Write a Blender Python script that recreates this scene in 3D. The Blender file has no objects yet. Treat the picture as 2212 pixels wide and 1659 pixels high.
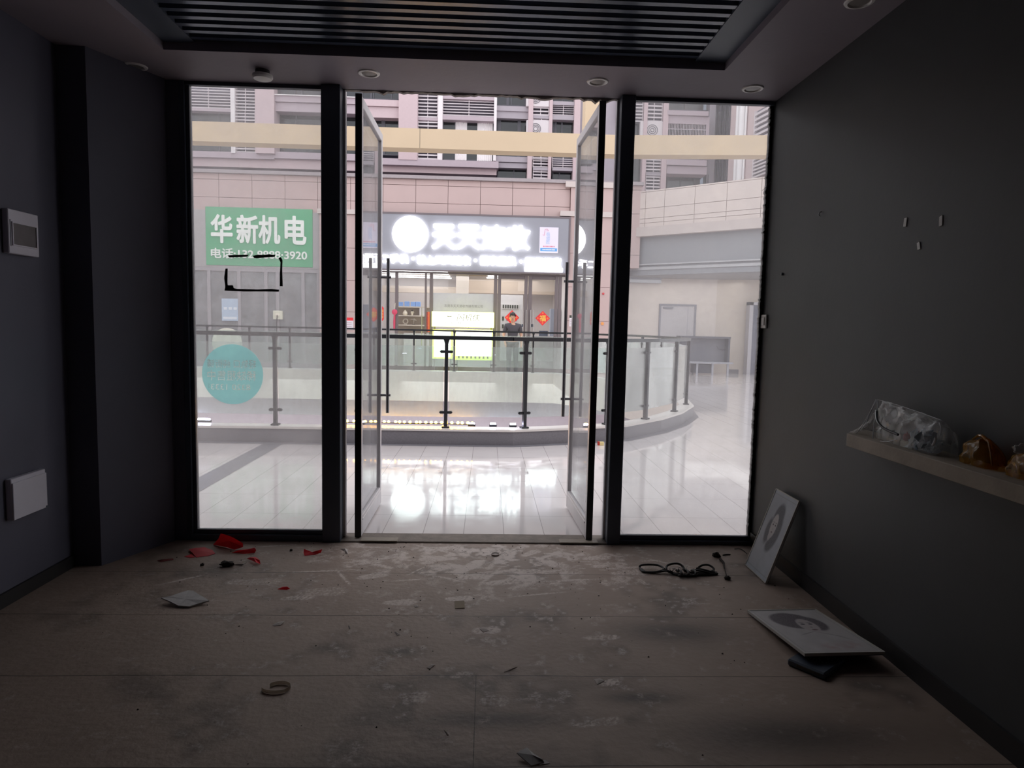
import bpy, bmesh, math, random
import numpy as np
from mathutils import Vector, Matrix
random.seed(7); rng = np.random.default_rng(7)
S = bpy.context.scene
COL = S.collection
PI = math.pi

# ---------------------------------------------------------------- camera
IW, IH = 2212, 1659
FPX = 1436.69
CAMD, CAMH = 4.298, 1.42
YAW, PITCH, ROLL = 0.0387765, 0.0860983, 0.0216084
def cam_axes():
    cy, sy = math.cos(YAW), math.sin(YAW)
    f = Vector((sy*math.cos(PITCH), cy*math.cos(PITCH), -math.sin(PITCH)))
    r = Vector((cy, -sy, 0)); u = r.cross(f)
    c, s = math.cos(ROLL), math.sin(ROLL)
    return c*r+s*u, -s*r+c*u, f
CR, CU, CF = cam_axes()
CP = Vector((0, -CAMD, CAMH))
cam = bpy.data.cameras.new('camera')
cam.sensor_width = 36; cam.lens = FPX/IW*36; cam.clip_start = .05; cam.clip_end = 200
camo = bpy.data.objects.new('camera', cam); COL.objects.link(camo)
M = Matrix((CR, CU, -CF)).transposed().to_4x4(); M.translation = CP
camo.matrix_world = M
S.camera = camo

# ---------------------------------------------------------------- sky and exposure
w = bpy.data.worlds.new('overcast_sky'); S.world = w; w.use_nodes = True
bg = w.node_tree.nodes['Background']
bg.inputs[0].default_value = (.945, .95, 1.0, 1); bg.inputs[1].default_value = 1.9
S.view_settings.view_transform = 'Standard'; S.view_settings.look = 'None'
S.view_settings.gamma = 1; S.view_settings.exposure = 0.0
S.view_settings.use_curve_mapping = False
cy_ = S.cycles
cy_.use_denoising = True
cy_.max_bounces = 10; cy_.diffuse_bounces = 6; cy_.glossy_bounces = 5
cy_.transparent_max_bounces = 40; cy_.caustics_reflective = False; cy_.caustics_refractive = False

# ---------------------------------------------------------------- measured points: pixel + a known plane -> a point of the place
def ray(px, py):
    return CF + CR*((px-IW/2)/FPX) + CU*(-(py-IH/2)/FPX)
def onY(px, py, Y):
    d = ray(px, py); return CP + d*((Y-CP.y)/d.y)
def onZ(px, py, Z=0.):
    d = ray(px, py); return CP + d*((Z-CP.z)/d.z)
def onX(px, py, X):
    d = ray(px, py); return CP + d*((X-CP.x)/d.x)
def rect(x0, y0, x1, y1, Y):
    xm, ym = (x0+x1)/2, (y0+y1)/2
    a, b = onY(x0, ym, Y), onY(x1, ym, Y); t, u = onY(xm, y0, Y), onY(xm, y1, Y)
    return a.x, b.x, u.z, t.z      # x0,x1,z0,z1

# ---------------------------------------------------------------- materials
def lin(h):
    h = h.lstrip('#'); o = []
    for i in (0, 2, 4):
        v = int(h[i:i+2], 16)/255
        o.append(v/12.92 if v <= .04045 else ((v+.055)/1.055)**2.4)
    return (*o, 1)
MATS = {}
def mat(name, col, rough=.6, metal=0., spec=.5, var=0., vscale=8., bump=0., bscale=60., coat=0.):
    if name in MATS: return MATS[name]
    m = bpy.data.materials.new(name); m.use_nodes = True; MATS[name] = m
    nt = m.node_tree; b = nt.nodes['Principled BSDF']
    c = lin(col) if isinstance(col, str) else (*col, 1)
    b.inputs['Base Color'].default_value = c
    b.inputs['Roughness'].default_value = rough; b.inputs['Metallic'].default_value = metal
    b.inputs['Specular IOR Level'].default_value = spec; b.inputs['Coat Weight'].default_value = coat
    tc = nt.nodes.new('ShaderNodeTexCoord')
    if var:
        n = nt.nodes.new('ShaderNodeTexNoise'); n.inputs['Scale'].default_value = vscale; n.inputs['Detail'].default_value = 6
        nt.links.new(tc.outputs['Object'], n.inputs['Vector'])
        mx = nt.nodes.new('ShaderNodeMix'); mx.data_type = 'RGBA'
        mx.inputs['A'].default_value = tuple(v*(1-var) for v in c[:3])+(1,)
        mx.inputs['B'].default_value = tuple(min(1, v*(1+var)) for v in c[:3])+(1,)
        nt.links.new(n.outputs['Fac'], mx.inputs['Factor']); nt.links.new(mx.outputs['Result'], b.inputs['Base Color'])
    if bump:
        n2 = nt.nodes.new('ShaderNodeTexNoise'); n2.inputs['Scale'].default_value = bscale; n2.inputs['Detail'].default_value = 5
        nt.links.new(tc.outputs['Object'], n2.inputs['Vector'])
        bp = nt.nodes.new('ShaderNodeBump'); bp.inputs['Strength'].default_value = bump; bp.inputs['Distance'].default_value = .01
        nt.links.new(n2.outputs['Fac'], bp.inputs['Height']); nt.links.new(bp.outputs['Normal'], b.inputs['Normal'])
    return m
def emit(name, col, strength):
    if name in MATS: return MATS[name]
    m = bpy.data.materials.new(name); m.use_nodes = True; MATS[name] = m
    nt = m.node_tree; b = nt.nodes['Principled BSDF']
    c = lin(col)
    b.inputs['Base Color'].default_value = c
    b.inputs['Emission Color'].default_value = c; b.inputs['Emission Strength'].default_value = strength
    return m
def glass(name, tint=(1, 1, 1), dust=.1, dustcol=(.8, .8, .8), dvar=.5, dscale=3., trans=.75, refl=1.0, thresh=(.3, .7), stretch=(1, 1, 1)):
    """thin glass pane: fresnel reflection over clear transmission, with a film of dust that scatters the light"""
    if name in MATS: return MATS[name]
    m = bpy.data.materials.new(name); m.use_nodes = True; MATS[name] = m
    nt = m.node_tree; N = nt.nodes; L = nt.links
    for n in list(N): N.remove(n)
    out = N.new('ShaderNodeOutputMaterial')
    tr = N.new('ShaderNodeBsdfTransparent'); tr.inputs[0].default_value = (*tint, 1)
    gl = N.new('ShaderNodeBsdfGlossy'); gl.inputs['Roughness'].default_value = .015; gl.inputs[0].default_value = (refl, refl, refl, 1)
    fr = N.new('ShaderNodeFresnel'); fr.inputs[0].default_value = 1.45
    m1 = N.new('ShaderNodeMixShader'); L.new(fr.outputs[0], m1.inputs[0]); L.new(tr.outputs[0], m1.inputs[1]); L.new(gl.outputs[0], m1.inputs[2])
    df = N.new('ShaderNodeBsdfDiffuse'); df.inputs[0].default_value = (*dustcol, 1)
    tl = N.new('ShaderNodeBsdfTranslucent'); tl.inputs[0].default_value = (*dustcol, 1)
    m2 = N.new('ShaderNodeMixShader'); m2.inputs[0].default_value = trans; L.new(df.outputs[0], m2.inputs[1]); L.new(tl.outputs[0], m2.inputs[2])
    tc = N.new('ShaderNodeTexCoord'); mp = N.new('ShaderNodeMapping'); mp.inputs['Scale'].default_value = stretch
    L.new(tc.outputs['Object'], mp.inputs[0])
    n1 = N.new('ShaderNodeTexNoise'); n1.inputs['Scale'].default_value = dscale; n1.inputs['Detail'].default_value = 8; n1.inputs['Roughness'].default_value = .65
    L.new(mp.outputs[0], n1.inputs['Vector'])
    mr = N.new('ShaderNodeMapRange'); mr.inputs['From Min'].default_value = thresh[0]; mr.inputs['From Max'].default_value = thresh[1]
    mr.inputs['To Min'].default_value = dust*(1-dvar); mr.inputs['To Max'].default_value = dust*(1+dvar)
    L.new(n1.outputs['Fac'], mr.inputs['Value'])
    m3 = N.new('ShaderNodeMixShader'); L.new(mr.outputs[0], m3.inputs[0]); L.new(m1.outputs[0], m3.inputs[1]); L.new(m2.outputs[0], m3.inputs[2])
    L.new(m3.outputs[0], out.inputs[0])
    return m
def attr_mat(name, rough=.8, spec=.3, attr='col', var=0.):
    if name in MATS: return MATS[name]
    m = bpy.data.materials.new(name); m.use_nodes = True; MATS[name] = m
    nt = m.node_tree; b = nt.nodes['Principled BSDF']
    a = nt.nodes.new('ShaderNodeAttribute'); a.attribute_name = attr
    nt.links.new(a.outputs['Color'], b.inputs['Base Color'])
    b.inputs['Roughness'].default_value = rough; b.inputs['Specular IOR Level'].default_value = spec
    return m

# ---------------------------------------------------------------- object helpers
def tag(o, label=None, cat=None, group=None, kind=None):
    if label: o['label'] = label
    if cat: o['category'] = cat
    if group: o['group'] = group
    if kind: o['kind'] = kind
    return o
def thing(name, loc, label=None, cat=None, group=None, kind=None):
    o = bpy.data.objects.new(name, None); o.empty_display_size = .1
    COL.objects.link(o); o.location = loc
    return tag(o, label, cat, group, kind)
WORLD = {}
def link(name, me, parent=None, origin=None):
    o = bpy.data.objects.new(name, me); COL.objects.link(o)
    n = len(me.vertices); co = np.empty(n*3); me.vertices.foreach_get('co', co); co = co.reshape(-1, 3)
    c = co.mean(0) if origin is None else np.array(origin)
    if origin is None and n: c = np.array([(co[:, 0].min()+co[:, 0].max())/2, (co[:, 1].min()+co[:, 1].max())/2, co[:, 2].min()])
    me.vertices.foreach_set('co', (co-c).ravel()); me.update()
    W = Vector(c); WORLD[o.name] = W
    if parent:
        o.parent = parent
        pw = WORLD.get(parent.name, Vector(parent.location))
        o.location = W-pw
    else: o.location = W
    return o
class MB:
    def __init__(s, T=None): s.v = []; s.f = []; s.T = T
    def add(s, vs, fs):
        b = len(s.v)
        for p in vs:
            p = Vector(p); s.v.append(tuple(s.T(p)) if s.T else tuple(p))
        s.f += [tuple(b+i for i in f) for f in fs]; return s
    def box(s, x0, x1, y0, y1, z0, z1):
        x0, x1 = sorted((x0, x1)); y0, y1 = sorted((y0, y1)); z0, z1 = sorted((z0, z1))
        v = [(x0, y0, z0), (x1, y0, z0), (x1, y1, z0), (x0, y1, z0), (x0, y0, z1), (x1, y0, z1), (x1, y1, z1), (x0, y1, z1)]
        return s.add(v, [(0, 3, 2, 1), (4, 5, 6, 7), (0, 1, 5, 4), (1, 2, 6, 5), (2, 3, 7, 6), (3, 0, 4, 7)])
    def bar(s, p, q, wd, ht, up=(0, 0, 1)):
        p, q = Vector(p), Vector(q); d = (q-p).normalized(); up = Vector(up)
        if abs(d.dot(up)) > .98: up = Vector((0, 1, 0))
        a = d.cross(up).normalized(); b = a.cross(d)
        v = []
        for c in (p, q):
            for sa, sb in ((-1, -1), (1, -1), (1, 1), (-1, 1)): v.append(c+a*sa*wd/2+b*sb*ht/2)
        return s.add(v, [(3, 2, 1, 0), (4, 5, 6, 7), (0, 1, 5, 4), (1, 2, 6, 5), (2, 3, 7, 6), (3, 0, 4, 7)])
    def prism(s, poly, y0, y1):          # poly in x,z
        n = len(poly)
        v = [(x, y0, z) for x, z in poly]+[(x, y1, z) for x, z in poly]
        return s.add(v, [tuple(range(n)), tuple(range(2*n-1, n-1, -1))]+[(i, n+i, n+(i+1) % n, (i+1) % n) for i in range(n)])
    def prismz(s, poly, z0, z1):
        n = len(poly)
        v = [(x, y, z0) for x, y in poly]+[(x, y, z1) for x, y in poly]
        return s.add(v, [tuple(range(n-1, -1, -1)), tuple(range(n, 2*n))]+[(i, (i+1) % n, n+(i+1) % n, n+i) for i in range(n)])
    def tube(s, pts, r, n=8, closed=False):
        pts = [Vector(p) for p in pts]; m = len(pts); b = len(s.v); vs = []
        rr = r if hasattr(r, '__len__') else [r]*m
        prev = None
        for i, p in enumerate(pts):
            if closed: t = pts[(i+1) % m]-pts[i-1]
            else: t = pts[min(i+1, m-1)]-pts[max(i-1, 0)]
            t.normalize()
            if prev is None:
                a = t.cross(Vector((0, 0, 1)))
                if a.length < .1: a = t.cross(Vector((1, 0, 0)))
            else: a = prev-t*prev.dot(t)
            a.normalize(); prev = a; c = t.cross(a)
            for k in range(n):
                th = 2*PI*k/n; vs.append(p+a*math.cos(th)*rr[i]+c*math.sin(th)*rr[i])
        fs = []
        for i in range(m if closed else m-1):
            j = (i+1) % m
            for k in range(n): fs.append((i*n+k, i*n+(k+1) % n, j*n+(k+1) % n, j*n+k))
        if not closed: fs += [tuple(range(n-1, -1, -1)), tuple((m-1)*n+k for k in range(n))]
        return s.add(vs, fs)
    def lathe(s, c, prof, n=20, axis='z'):
        c = Vector(c); vs = []
        for r, h in prof:
            for k in range(n):
                t = 2*PI*k/n; x, y = r*math.cos(t), r*math.sin(t)
                vs.append(c+(Vector((x, y, h)) if axis == 'z' else Vector((x, -h, y)) if axis == 'y' else Vector((h, x, y))))
        fs = []; m = len(prof)
        for i in range(m-1):
            for k in range(n): fs.append((i*n+k, i*n+(k+1) % n, (i+1)*n+(k+1) % n, (i+1)*n+k))
        fs += [tuple(range(n-1, -1, -1)), tuple((m-1)*n+k for k in range(n))]
        return s.add(vs, fs)
    def build(s, name, m, parent=None, smooth=False, bevel=0., origin=None, seg=1):
        me = bpy.data.meshes.new(name); me.from_pydata(s.v, [], s.f); me.update()
        bm = bmesh.new(); bm.from_mesh(me)
        bmesh.ops.recalc_face_normals(bm, faces=bm.faces)
        if bevel: bmesh.ops.bevel(bm, geom=list(bm.edges), offset=bevel, segments=seg, affect='EDGES', clamp_overlap=True)
        bm.to_mesh(me); bm.free()
        if smooth:
            for p in me.polygons: p.use_smooth = True
            try: me.set_sharp_from_angle(angle=math.radians(40))
            except Exception: pass
        me.materials.append(m)
        return link(name, me, parent, origin)
def box(name, m, x0, x1, y0, y1, z0, z1, parent=None, bevel=0.):
    return MB().box(x0, x1, y0, y1, z0, z1).build(name, m, parent, bevel=bevel)
def text_mesh(body, h, m, name, loc, parent=None, bold=0., depth=.01, mirror=False, width=None, rotz=0., shear=0., flat=None):
    """a line of raised lettering, centred at loc, h = height of the capitals, facing -y"""
    c = bpy.data.curves.new('t', 'FONT'); c.body = body; c.size = 1; c.extrude = .02; c.align_x = 'CENTER'; c.shear = shear
    o = bpy.data.objects.new('t', c); COL.objects.link(o)
    dg = bpy.context.evaluated_depsgraph_get(); me = bpy.data.meshes.new_from_object(o.evaluated_get(dg))
    bpy.data.objects.remove(o); bpy.data.curves.remove(c)
    if bold:
        bm = bmesh.new(); bm.from_mesh(me); base = list(bm.verts)+list(bm.edges)+list(bm.faces)
        for q in range(12):
            g = bmesh.ops.duplicate(bm, geom=base)['geom']
            bmesh.ops.translate(bm, vec=(bold*math.cos(q*PI/6), bold*math.sin(q*PI/6), .0006*(q+1)), verts=[e for e in g if isinstance(e, bmesh.types.BMVert)])
        bm.to_mesh(me); bm.free()
    n = len(me.vertices); co = np.empty(n*3); me.vertices.foreach_get('co', co); co = co.reshape(-1, 3)
    mn, mxx = co.min(0), co.max(0)
    k = h/(mxx[1]-mn[1]); kx = k if width is None else width/(mxx[0]-mn[0])
    x = (co[:, 0]-(mn[0]+mxx[0])/2)*kx*(-1 if mirror else 1); y = (co[:, 1]-(mn[1]+mxx[1])/2)*k
    z = co[:, 2]/.02*depth/2
    out = np.stack([x, -z, y], 1)
    if flat is not None: out = np.array([flat(Vector(p)) for p in out])
    elif rotz:
        cc, ss = math.cos(rotz), math.sin(rotz); out = np.stack([out[:, 0]*cc-out[:, 1]*ss, out[:, 0]*ss+out[:, 1]*cc, out[:, 2]], 1)
    out = out+np.array(loc)
    me.vertices.foreach_set('co', out.ravel()); me.update()
    if mirror: me.flip_normals()
    me.materials.clear(); me.materials.append(m); me.name = name
    return link(name, me, parent)
def copy_tree(o, parent=None):
    c = o.copy(); COL.objects.link(c)
    if parent: c.parent = parent
    for ch in list(o.children): copy_tree(ch, c)
    return c
def grid_paint(name, W, H, nx, ny, colfn, m, thick, place, parent=None):
    """a thin board W x H whose front is painted by colfn(u,v)->rgb arrays (drawn artwork); place maps (x along W, y along H, t out of the board)"""
    us = np.linspace(0, 1, nx); vs = np.linspace(0, 1, ny); U, V = np.meshgrid(us, vs)
    rgb = colfn(U, V)
    verts = [place(u*W, v*H, thick) for v in vs for u in us]
    faces = [(j*nx+i, j*nx+i+1, (j+1)*nx+i+1, (j+1)*nx+i) for j in range(ny-1) for i in range(nx-1)]
    b = len(verts)
    verts += [place(0, 0, 0), place(W, 0, 0), place(W, H, 0), place(0, H, 0)]
    c0, c1, c2, c3 = 0, nx-1, nx*ny-1, nx*(ny-1)
    faces += [(b+3, b+2, b+1, b), (b, b+1, c1, c0), (b+1, b+2, c2, c1), (b+2, b+3, c3, c2), (b+3, b, c0, c3)]
    me = bpy.data.meshes.new(name); me.from_pydata([tuple(v) for v in verts], [], faces); me.update()
    ca = me.color_attributes.new('col', 'FLOAT_COLOR', 'POINT')
    data = np.ones((len(verts), 4)); data[:nx*ny, :3] = rgb.reshape(-1, 3); data[nx*ny:, :3] = .55
    ca.data.foreach_set('color', data.ravel())
    me.materials.append(m)
    return link(name, me, parent)

# ================================================================ THE ROOM
ZC, XR, XL = 2.873, 1.795, -2.343
YB = -7.2
wall_m = mat('dark_wall_paint', (.063, .066, .070), .55, spec=.4, var=.18, vscale=2.5, bump=.05, bscale=40)
wall_lm = mat('dark_blue_wall_paint', (.115, .115, .155), .55, spec=.4, var=.15, vscale=2.5, bump=.05, bscale=40)
ceil_m = mat('dark_ceiling_paint', (.325, .288, .325), .6, spec=.35, var=.08, vscale=3, bump=.1, bscale=30)
black_m = mat('black_aluminium', (.075, .092, .125), .42, .0, .5, var=.2, vscale=5)
raw_m = mat('bare_plaster', '#9a938c', .9, var=.25, vscale=20, bump=.6, bscale=50)
slat_m = mat('dark_metal_slats', (.085, .105, .15), .24, .15, .5, var=.25, vscale=3)
skirt_m = mat('black_skirting', (.018, .017, .018), .5)

# --- floor: concrete, with the trodden dust and footprints kept as a colour attribute
def smooth_noise(nx, ny, cx, cy):
    g = rng.random((cy+3, cx+3)); xs = np.linspace(0, cx, nx); ys = np.linspace(0, cy, ny)
    X, Y = np.meshgrid(xs, ys); i = X.astype(int); j = Y.astype(int); fx = X-i; fy = Y-j
    fx = fx*fx*(3-2*fx); fy = fy*fy*(3-2*fy)
    return (g[j, i]*(1-fx)+g[j, i+1]*fx)*(1-fy)+(g[j+1, i]*(1-fx)+g[j+1, i+1]*fx)*fy
def build_floor():
    x0, x1, y0, y1 = -2.6, 1.9, -3.0, .06
    st = .0085; nx = int((x1-x0)/st); ny = int((y1-y0)/st)
    xs = np.linspace(x0, x1, nx); ys = np.linspace(y0, y1, ny); X, Y = np.meshgrid(xs, ys)
    n1 = smooth_noise(nx, ny, 14, 10); n2 = smooth_noise(nx, ny, 60, 40); n3 = smooth_noise(nx, ny, 190, 130)
    fine = rng.random((ny, nx))
    near = np.exp(-((X-.05)/.85)**2-((Y+.32)/.42)**2)
    dust = near*(.04+.80*np.clip((n2*.6+n3*.4-.46)*3.2, 0, 1))
    mid = np.exp(-((X-.1)/1.3)**2-((Y+1.1)/.9)**2)
    dust += mid*.30*np.clip((n2*.5+n3*.5-.62)*6, 0, 1)*n1
    dust += .10*np.clip((n2*.5+n3*.5-.70)*8, 0, 1)
    prints = [(.02, -1.29, .07, .045, .15, 1.0), (-.62, -.62, .10, .05, .5, .8), (-.42, -.98, .09, .045, .1, .9), (-.12, -.93, .08, .04, .1, 1.0),
              (-.30, -.36, .10, .045, .9, .8), (.42, -.42, .11, .05, -.4, .8), (-.05, -.62, .10, .055, .1, .9), (.12, -.70, .12, .05, .3, .8), (-.55, -.30, .09, .04, .6, .7),
              (.70, -.30, .10, .05, .2, .6), (.30, -.22, .09, .04, .8, .8), (.55, -1.36, .09, .03, .1, .5), (-.95, -.93, .09, .04, .2, .5), (.52, -1.75, .05, .03, .3, .7),
              (-.25, -.15, .10, .05, .2, .7), (-.62, -.45, .12, .02, -.5, .9), (.05, -.17, .08, .04, .1, .6), (.28, -.53, .16, .04, -.1, .6), (.85, -.55, .12, .05, .1, .5),
              (-.25, -1.85, .06, .05, 0, .35), (.05, -1.88, .06, .05, 0, .3), (.43, -2.02, .10, .03, .2, .4), (-1.25, -.72, .16, .06, .1, .3), (-.85, -.85, .14, .07, .1, .35)]
    for cx, cy, a, b, r, s in prints:
        dx, dy = X-cx, Y-cy; u = (dx*math.cos(r)+dy*math.sin(r))/a; v = (-dx*math.sin(r)+dy*math.cos(r))/b
        wv = 1-.25*np.cos(u*2.2+.6)
        d = np.sqrt(u*u+(v/wv)**2)
        tread = .45+.55*((np.sin(u*a*520)+np.sin(v*b*480)) > -.3)
        dust = np.maximum(dust, s*np.clip((1.05-d)*5, 0, 1)*tread*(.45+.75*n3)*(.6+.5*fine))
    for _ in range(30):            # dragged scuffs in front of the doorway
        cx, cy = rng.normal(.05, .6), -abs(rng.normal(.4, .22)); r = rng.normal(0, .5); a, b = .04+.14*rng.random(), .006+.008*rng.random()
        dx, dy = X-cx, Y-cy; u = (dx*math.cos(r)+dy*math.sin(r))/a; v = (-dx*math.sin(r)+dy*math.cos(r))/b
        dust = np.maximum(dust, .75*np.clip(1.3-np.sqrt(u*u+v*v), 0, 1)*(.4+.8*fine))
    dust *= .72+.56*fine
    dark = .55*np.clip((n1*.6+n2*.4-.56)*3.5, 0, 1)
    for cx, cy, a, b in ((.62, -1.86, .16, .05), (.05, -2.0, .3, .06), (-.35, -1.5, .1, .05), (.9, -1.3, .25, .12), (-.15, -2.3, .5, .1), (1.1, -2.1, .4, .12)):
        dark = np.maximum(dark, .8*np.exp(-((X-cx)/a)**2-((Y-cy)/b)**2))
    verts = np.stack([X.ravel(), Y.ravel(), np.zeros(nx*ny)], 1)
    idx = np.arange(nx*ny).reshape(ny, nx)
    F = np.stack([idx[:-1, :-1], idx[:-1, 1:], idx[1:, 1:], idx[1:, :-1]], -1).reshape(-1, 4)
    b = nx*ny
    ex = [(x0, YB-.1, 0), (x1, YB-.1, 0), (x1, y0, 0), (x0, y0, 0), (x0, YB-.1, -.1), (x1, YB-.1, -.1), (x1, y1, -.1), (x0, y1, -.1)]
    verts = np.vstack([verts, ex])
    c00, c10, c11, c01 = 0, nx-1, nx*ny-1, nx*(ny-1)
    fs = F.tolist()+[[b, b+1, c10, c00], [b+7, b+6, b+5, b+4]]
    me = bpy.data.meshes.new('floor'); me.from_pydata(verts.tolist(), [], fs); me.update()
    ca = me.color_attributes.new('dirt', 'FLOAT_COLOR', 'POINT')
    d = np.zeros((len(verts), 4)); d[:b, 0] = np.clip(dust, 0, 1).ravel(); d[:b, 1] = np.clip(dark, 0, 1).ravel(); d[:, 3] = 1
    ca.data.foreach_set('color', d.ravel())
    m = bpy.data.materials.new('dusty_concrete'); m.use_nodes = True
    nt = m.node_tree; N = nt.nodes; L = nt.links; bs = N['Principled BSDF']
    at = N.new('ShaderNodeAttribute'); at.attribute_name = 'dirt'
    sp = N.new('ShaderNodeSeparateColor'); L.new(at.outputs['Color'], sp.inputs[0])
    ge = N.new('ShaderNodeNewGeometry')
    nz = N.new('ShaderNodeTexNoise'); nz.inputs['Scale'].default_value = 2.2; nz.inputs['Detail'].default_value = 12; nz.inputs['Roughness'].default_value = .62; L.new(ge.outputs['Position'], nz.inputs['Vector'])
    base = N.new('ShaderNodeMix'); base.data_type = 'RGBA'; base.inputs['A'].default_value = (.235, .176, .142, 1); base.inputs['B'].default_value = (.42, .322, .266, 1)
    L.new(nz.outputs['Fac'], base.inputs['Factor'])
    dk = N.new('ShaderNodeMix'); dk.data_type = 'RGBA'; dk.inputs['B'].default_value = (.045, .037, .033, 1)
    L.new(sp.outputs[1], dk.inputs['Factor']); L.new(base.outputs['Result'], dk.inputs['A'])
    ds = N.new('ShaderNodeMix'); ds.data_type = 'RGBA'; ds.inputs['B'].default_value = (.60, .51, .465, 1)
    fn = N.new('ShaderNodeTexNoise'); fn.inputs['Scale'].default_value = 95; fn.inputs['Detail'].default_value = 8; fn.inputs['Roughness'].default_value = .7; L.new(ge.outputs['Position'], fn.inputs['Vector'])
    sm = N.new('ShaderNodeMapRange'); sm.interpolation_type = 'SMOOTHSTEP'; sm.inputs['From Min'].default_value = -.06; sm.inputs['From Max'].default_value = .62
    ad = N.new('ShaderNodeMath'); ad.operation = 'MULTIPLY_ADD'; ad.inputs[1].default_value = 1.5; L.new(fn.outputs['Fac'], ad.inputs[0]); ad.inputs[2].default_value = -.75
    su = N.new('ShaderNodeMath'); su.operation = 'ADD'; L.new(sp.outputs[0], su.inputs[0])
    gt = N.new('ShaderNodeMath'); gt.operation = 'MULTIPLY'; L.new(ad.outputs[0], gt.inputs[0])
    cl = N.new('ShaderNodeMath'); cl.operation = 'MULTIPLY'; cl.use_clamp = True; cl.inputs[1].default_value = 5; L.new(sp.outputs[0], cl.inputs[0]); L.new(cl.outputs[0], gt.inputs[1]); L.new(gt.outputs[0], su.inputs[1])
    L.new(su.outputs[0], sm.inputs[0]); L.new(sm.outputs[0], ds.inputs['Factor']); L.new(dk.outputs['Result'], ds.inputs['A'])
    # board joints across the room every 0.56 m, slightly wandering
    sx = N.new('ShaderNodeSeparateXYZ'); L.new(ge.outputs['Position'], sx.inputs[0])
    def math_(op, a, b=None):
        n = N.new('ShaderNodeMath'); n.operation = op
        for k, v in ((0, a), (1, b)):
            if v is None: continue
            if isinstance(v, (int, float)): n.inputs[k].default_value = v
            else: L.new(v, n.inputs[k])
        return n.outputs[0]
    wob = N.new('ShaderNodeTexNoise'); wob.inputs['Scale'].default_value = 1.5; L.new(ge.outputs['Position'], wob.inputs['Vector'])
    yy = math_('ADD', sx.outputs[1], math_('MULTIPLY', math_('SUBTRACT', wob.outputs['Fac'], .5), .02))
    fr = math_('ABSOLUTE', math_('SUBTRACT', math_('FRACT', math_('DIVIDE', math_('ADD', yy, 60*.56+1.14+.28), .56)), .5))
    ln = math_('LESS_THAN', fr, .0045)
    xx = math_('ABSOLUTE', math_('ADD', sx.outputs[0], .02))
    lv = math_('MULTIPLY', math_('LESS_THAN', xx, .0018), math_('LESS_THAN', sx.outputs[1], -1.69))
    ln = math_('MAXIMUM', ln, lv)
    jn = N.new('ShaderNodeMix'); jn.data_type = 'RGBA'; jn.inputs['B'].default_value = (.03, .025, .022, 1)
    L.new(math_('MULTIPLY', ln, .75), jn.inputs['Factor']); L.new(ds.outputs['Result'], jn.inputs['A'])
    L.new(jn.outputs['Result'], bs.inputs['Base Color'])
    bs.inputs['Roughness'].default_value = .62; bs.inputs['Specular IOR Level'].default_value = .35
    bp = N.new('ShaderNodeBump'); bp.inputs['Strength'].default_value = .35; bp.inputs['Distance'].default_value = .01
    n4 = N.new('ShaderNodeTexNoise'); n4.inputs['Scale'].default_value = 35; n4.inputs['Detail'].default_value = 6; L.new(ge.outputs['Position'], n4.inputs['Vector'])
    L.new(n4.outputs['Fac'], bp.inputs['Height']); L.new(bp.outputs['Normal'], bs.inputs['Normal'])
    me.materials.append(m)
    o = link('floor', me, None, (0, -2, -.1)); tag(o, 'bare grey brown concrete floor with trodden white dust', 'floor', kind='structure')
build_floor()

def struct(o, label=None, cat=None): return tag(o, label, cat, kind='structure')
# walls
struct(box('wall_right', wall_m, XR, XR+.2, YB, .012, -.1, 3.2), 'dark grey painted wall on the right with a shelf', 'wall')
pl = MB()
pl.prismz([(XL-.3, YB), (XL, YB), (XL, -.50), (-2.19, -.495), (-1.985, -.045), (-1.985, .16), (XL-.3, .16)], -.1, ZC+.02)
struct(pl.build('wall_left', wall_lm), 'dark blue grey left wall with a projecting pier beside the window', 'wall')
struct(box('wall_back', wall_m, XL-.3, XR+.2, YB-.2, YB, -.1, 4.4), 'dark wall behind the camera', 'wall')
fr_ = MB(); fr_.box(-14, XL-.3, 0, .2, -.1, 3.4); fr_.box(XR+.2, 14, 0, .2, -.1, 3.4); fr_.box(-14, 14, .03, .25, ZC+.22, 3.4)
struct(fr_.build('wall_front', mat('gallery_facade', '#c9b8b2', .7, var=.06)), 'shop front wall around and above the glazing', 'wall')
struct(box('trim_1', wall_lm, -1.985, -1.906, -.028, .06, 0, ZC), 'narrow dark jamb strip left of the left window', 'jamb')

# ceiling with a recessed dark metal slat field
cx0, cx1, cyf = -1.78, 1.30, -.487; cyb = -3.4
cb = MB()
cb.box(XL-.3, cx0, YB, .03, ZC, ZC+.3); cb.box(cx1, XR+.02, YB, .03, ZC, ZC+.3)
cb.box(cx0, cx1, cyf, .03, ZC, ZC+.3); cb.box(cx0, cx1, YB, cyb, ZC, ZC+.3)
ceil = struct(cb.build('ceiling', ceil_m), 'dark grey painted ceiling with a recessed slatted field', 'ceiling')
sl = MB(); zt = ZC+.045; pitch = .082
n = int((cyf-cyb)/pitch)
prof = []
for i in range(n+1):
    y = cyf-i*pitch
    prof += [(y-.004, zt+.032), (y-.022, zt+.032), (y-.032, zt), (y-.066, zt), (y-.076, zt+.032)]
prof = [(max(p[0], cyb), p[1]) for p in prof]
vs = [(x, y, z) for y, z in prof for x in (cx0+.17, cx1-.17)]
sl.add(vs, [(2*i, 2*i+1, 2*i+3, 2*i+2) for i in range(len(prof)-1)])
sl.build('slat_field', slat_m, ceil)
rs = MB(); e = .012
rs.box(cx0, cx0+.17, cyb, cyf, zt-.004, ZC+.29); rs.box(cx1-.17, cx1, cyb, cyf, zt-.004, ZC+.29); rs.box(cx0+.17, cx1-.17, cyf-.012, cyf, zt+.04, ZC+.29)
rs.box(cx0, cx1, cyb, cyf, ZC+.27, ZC+.3)
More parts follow.
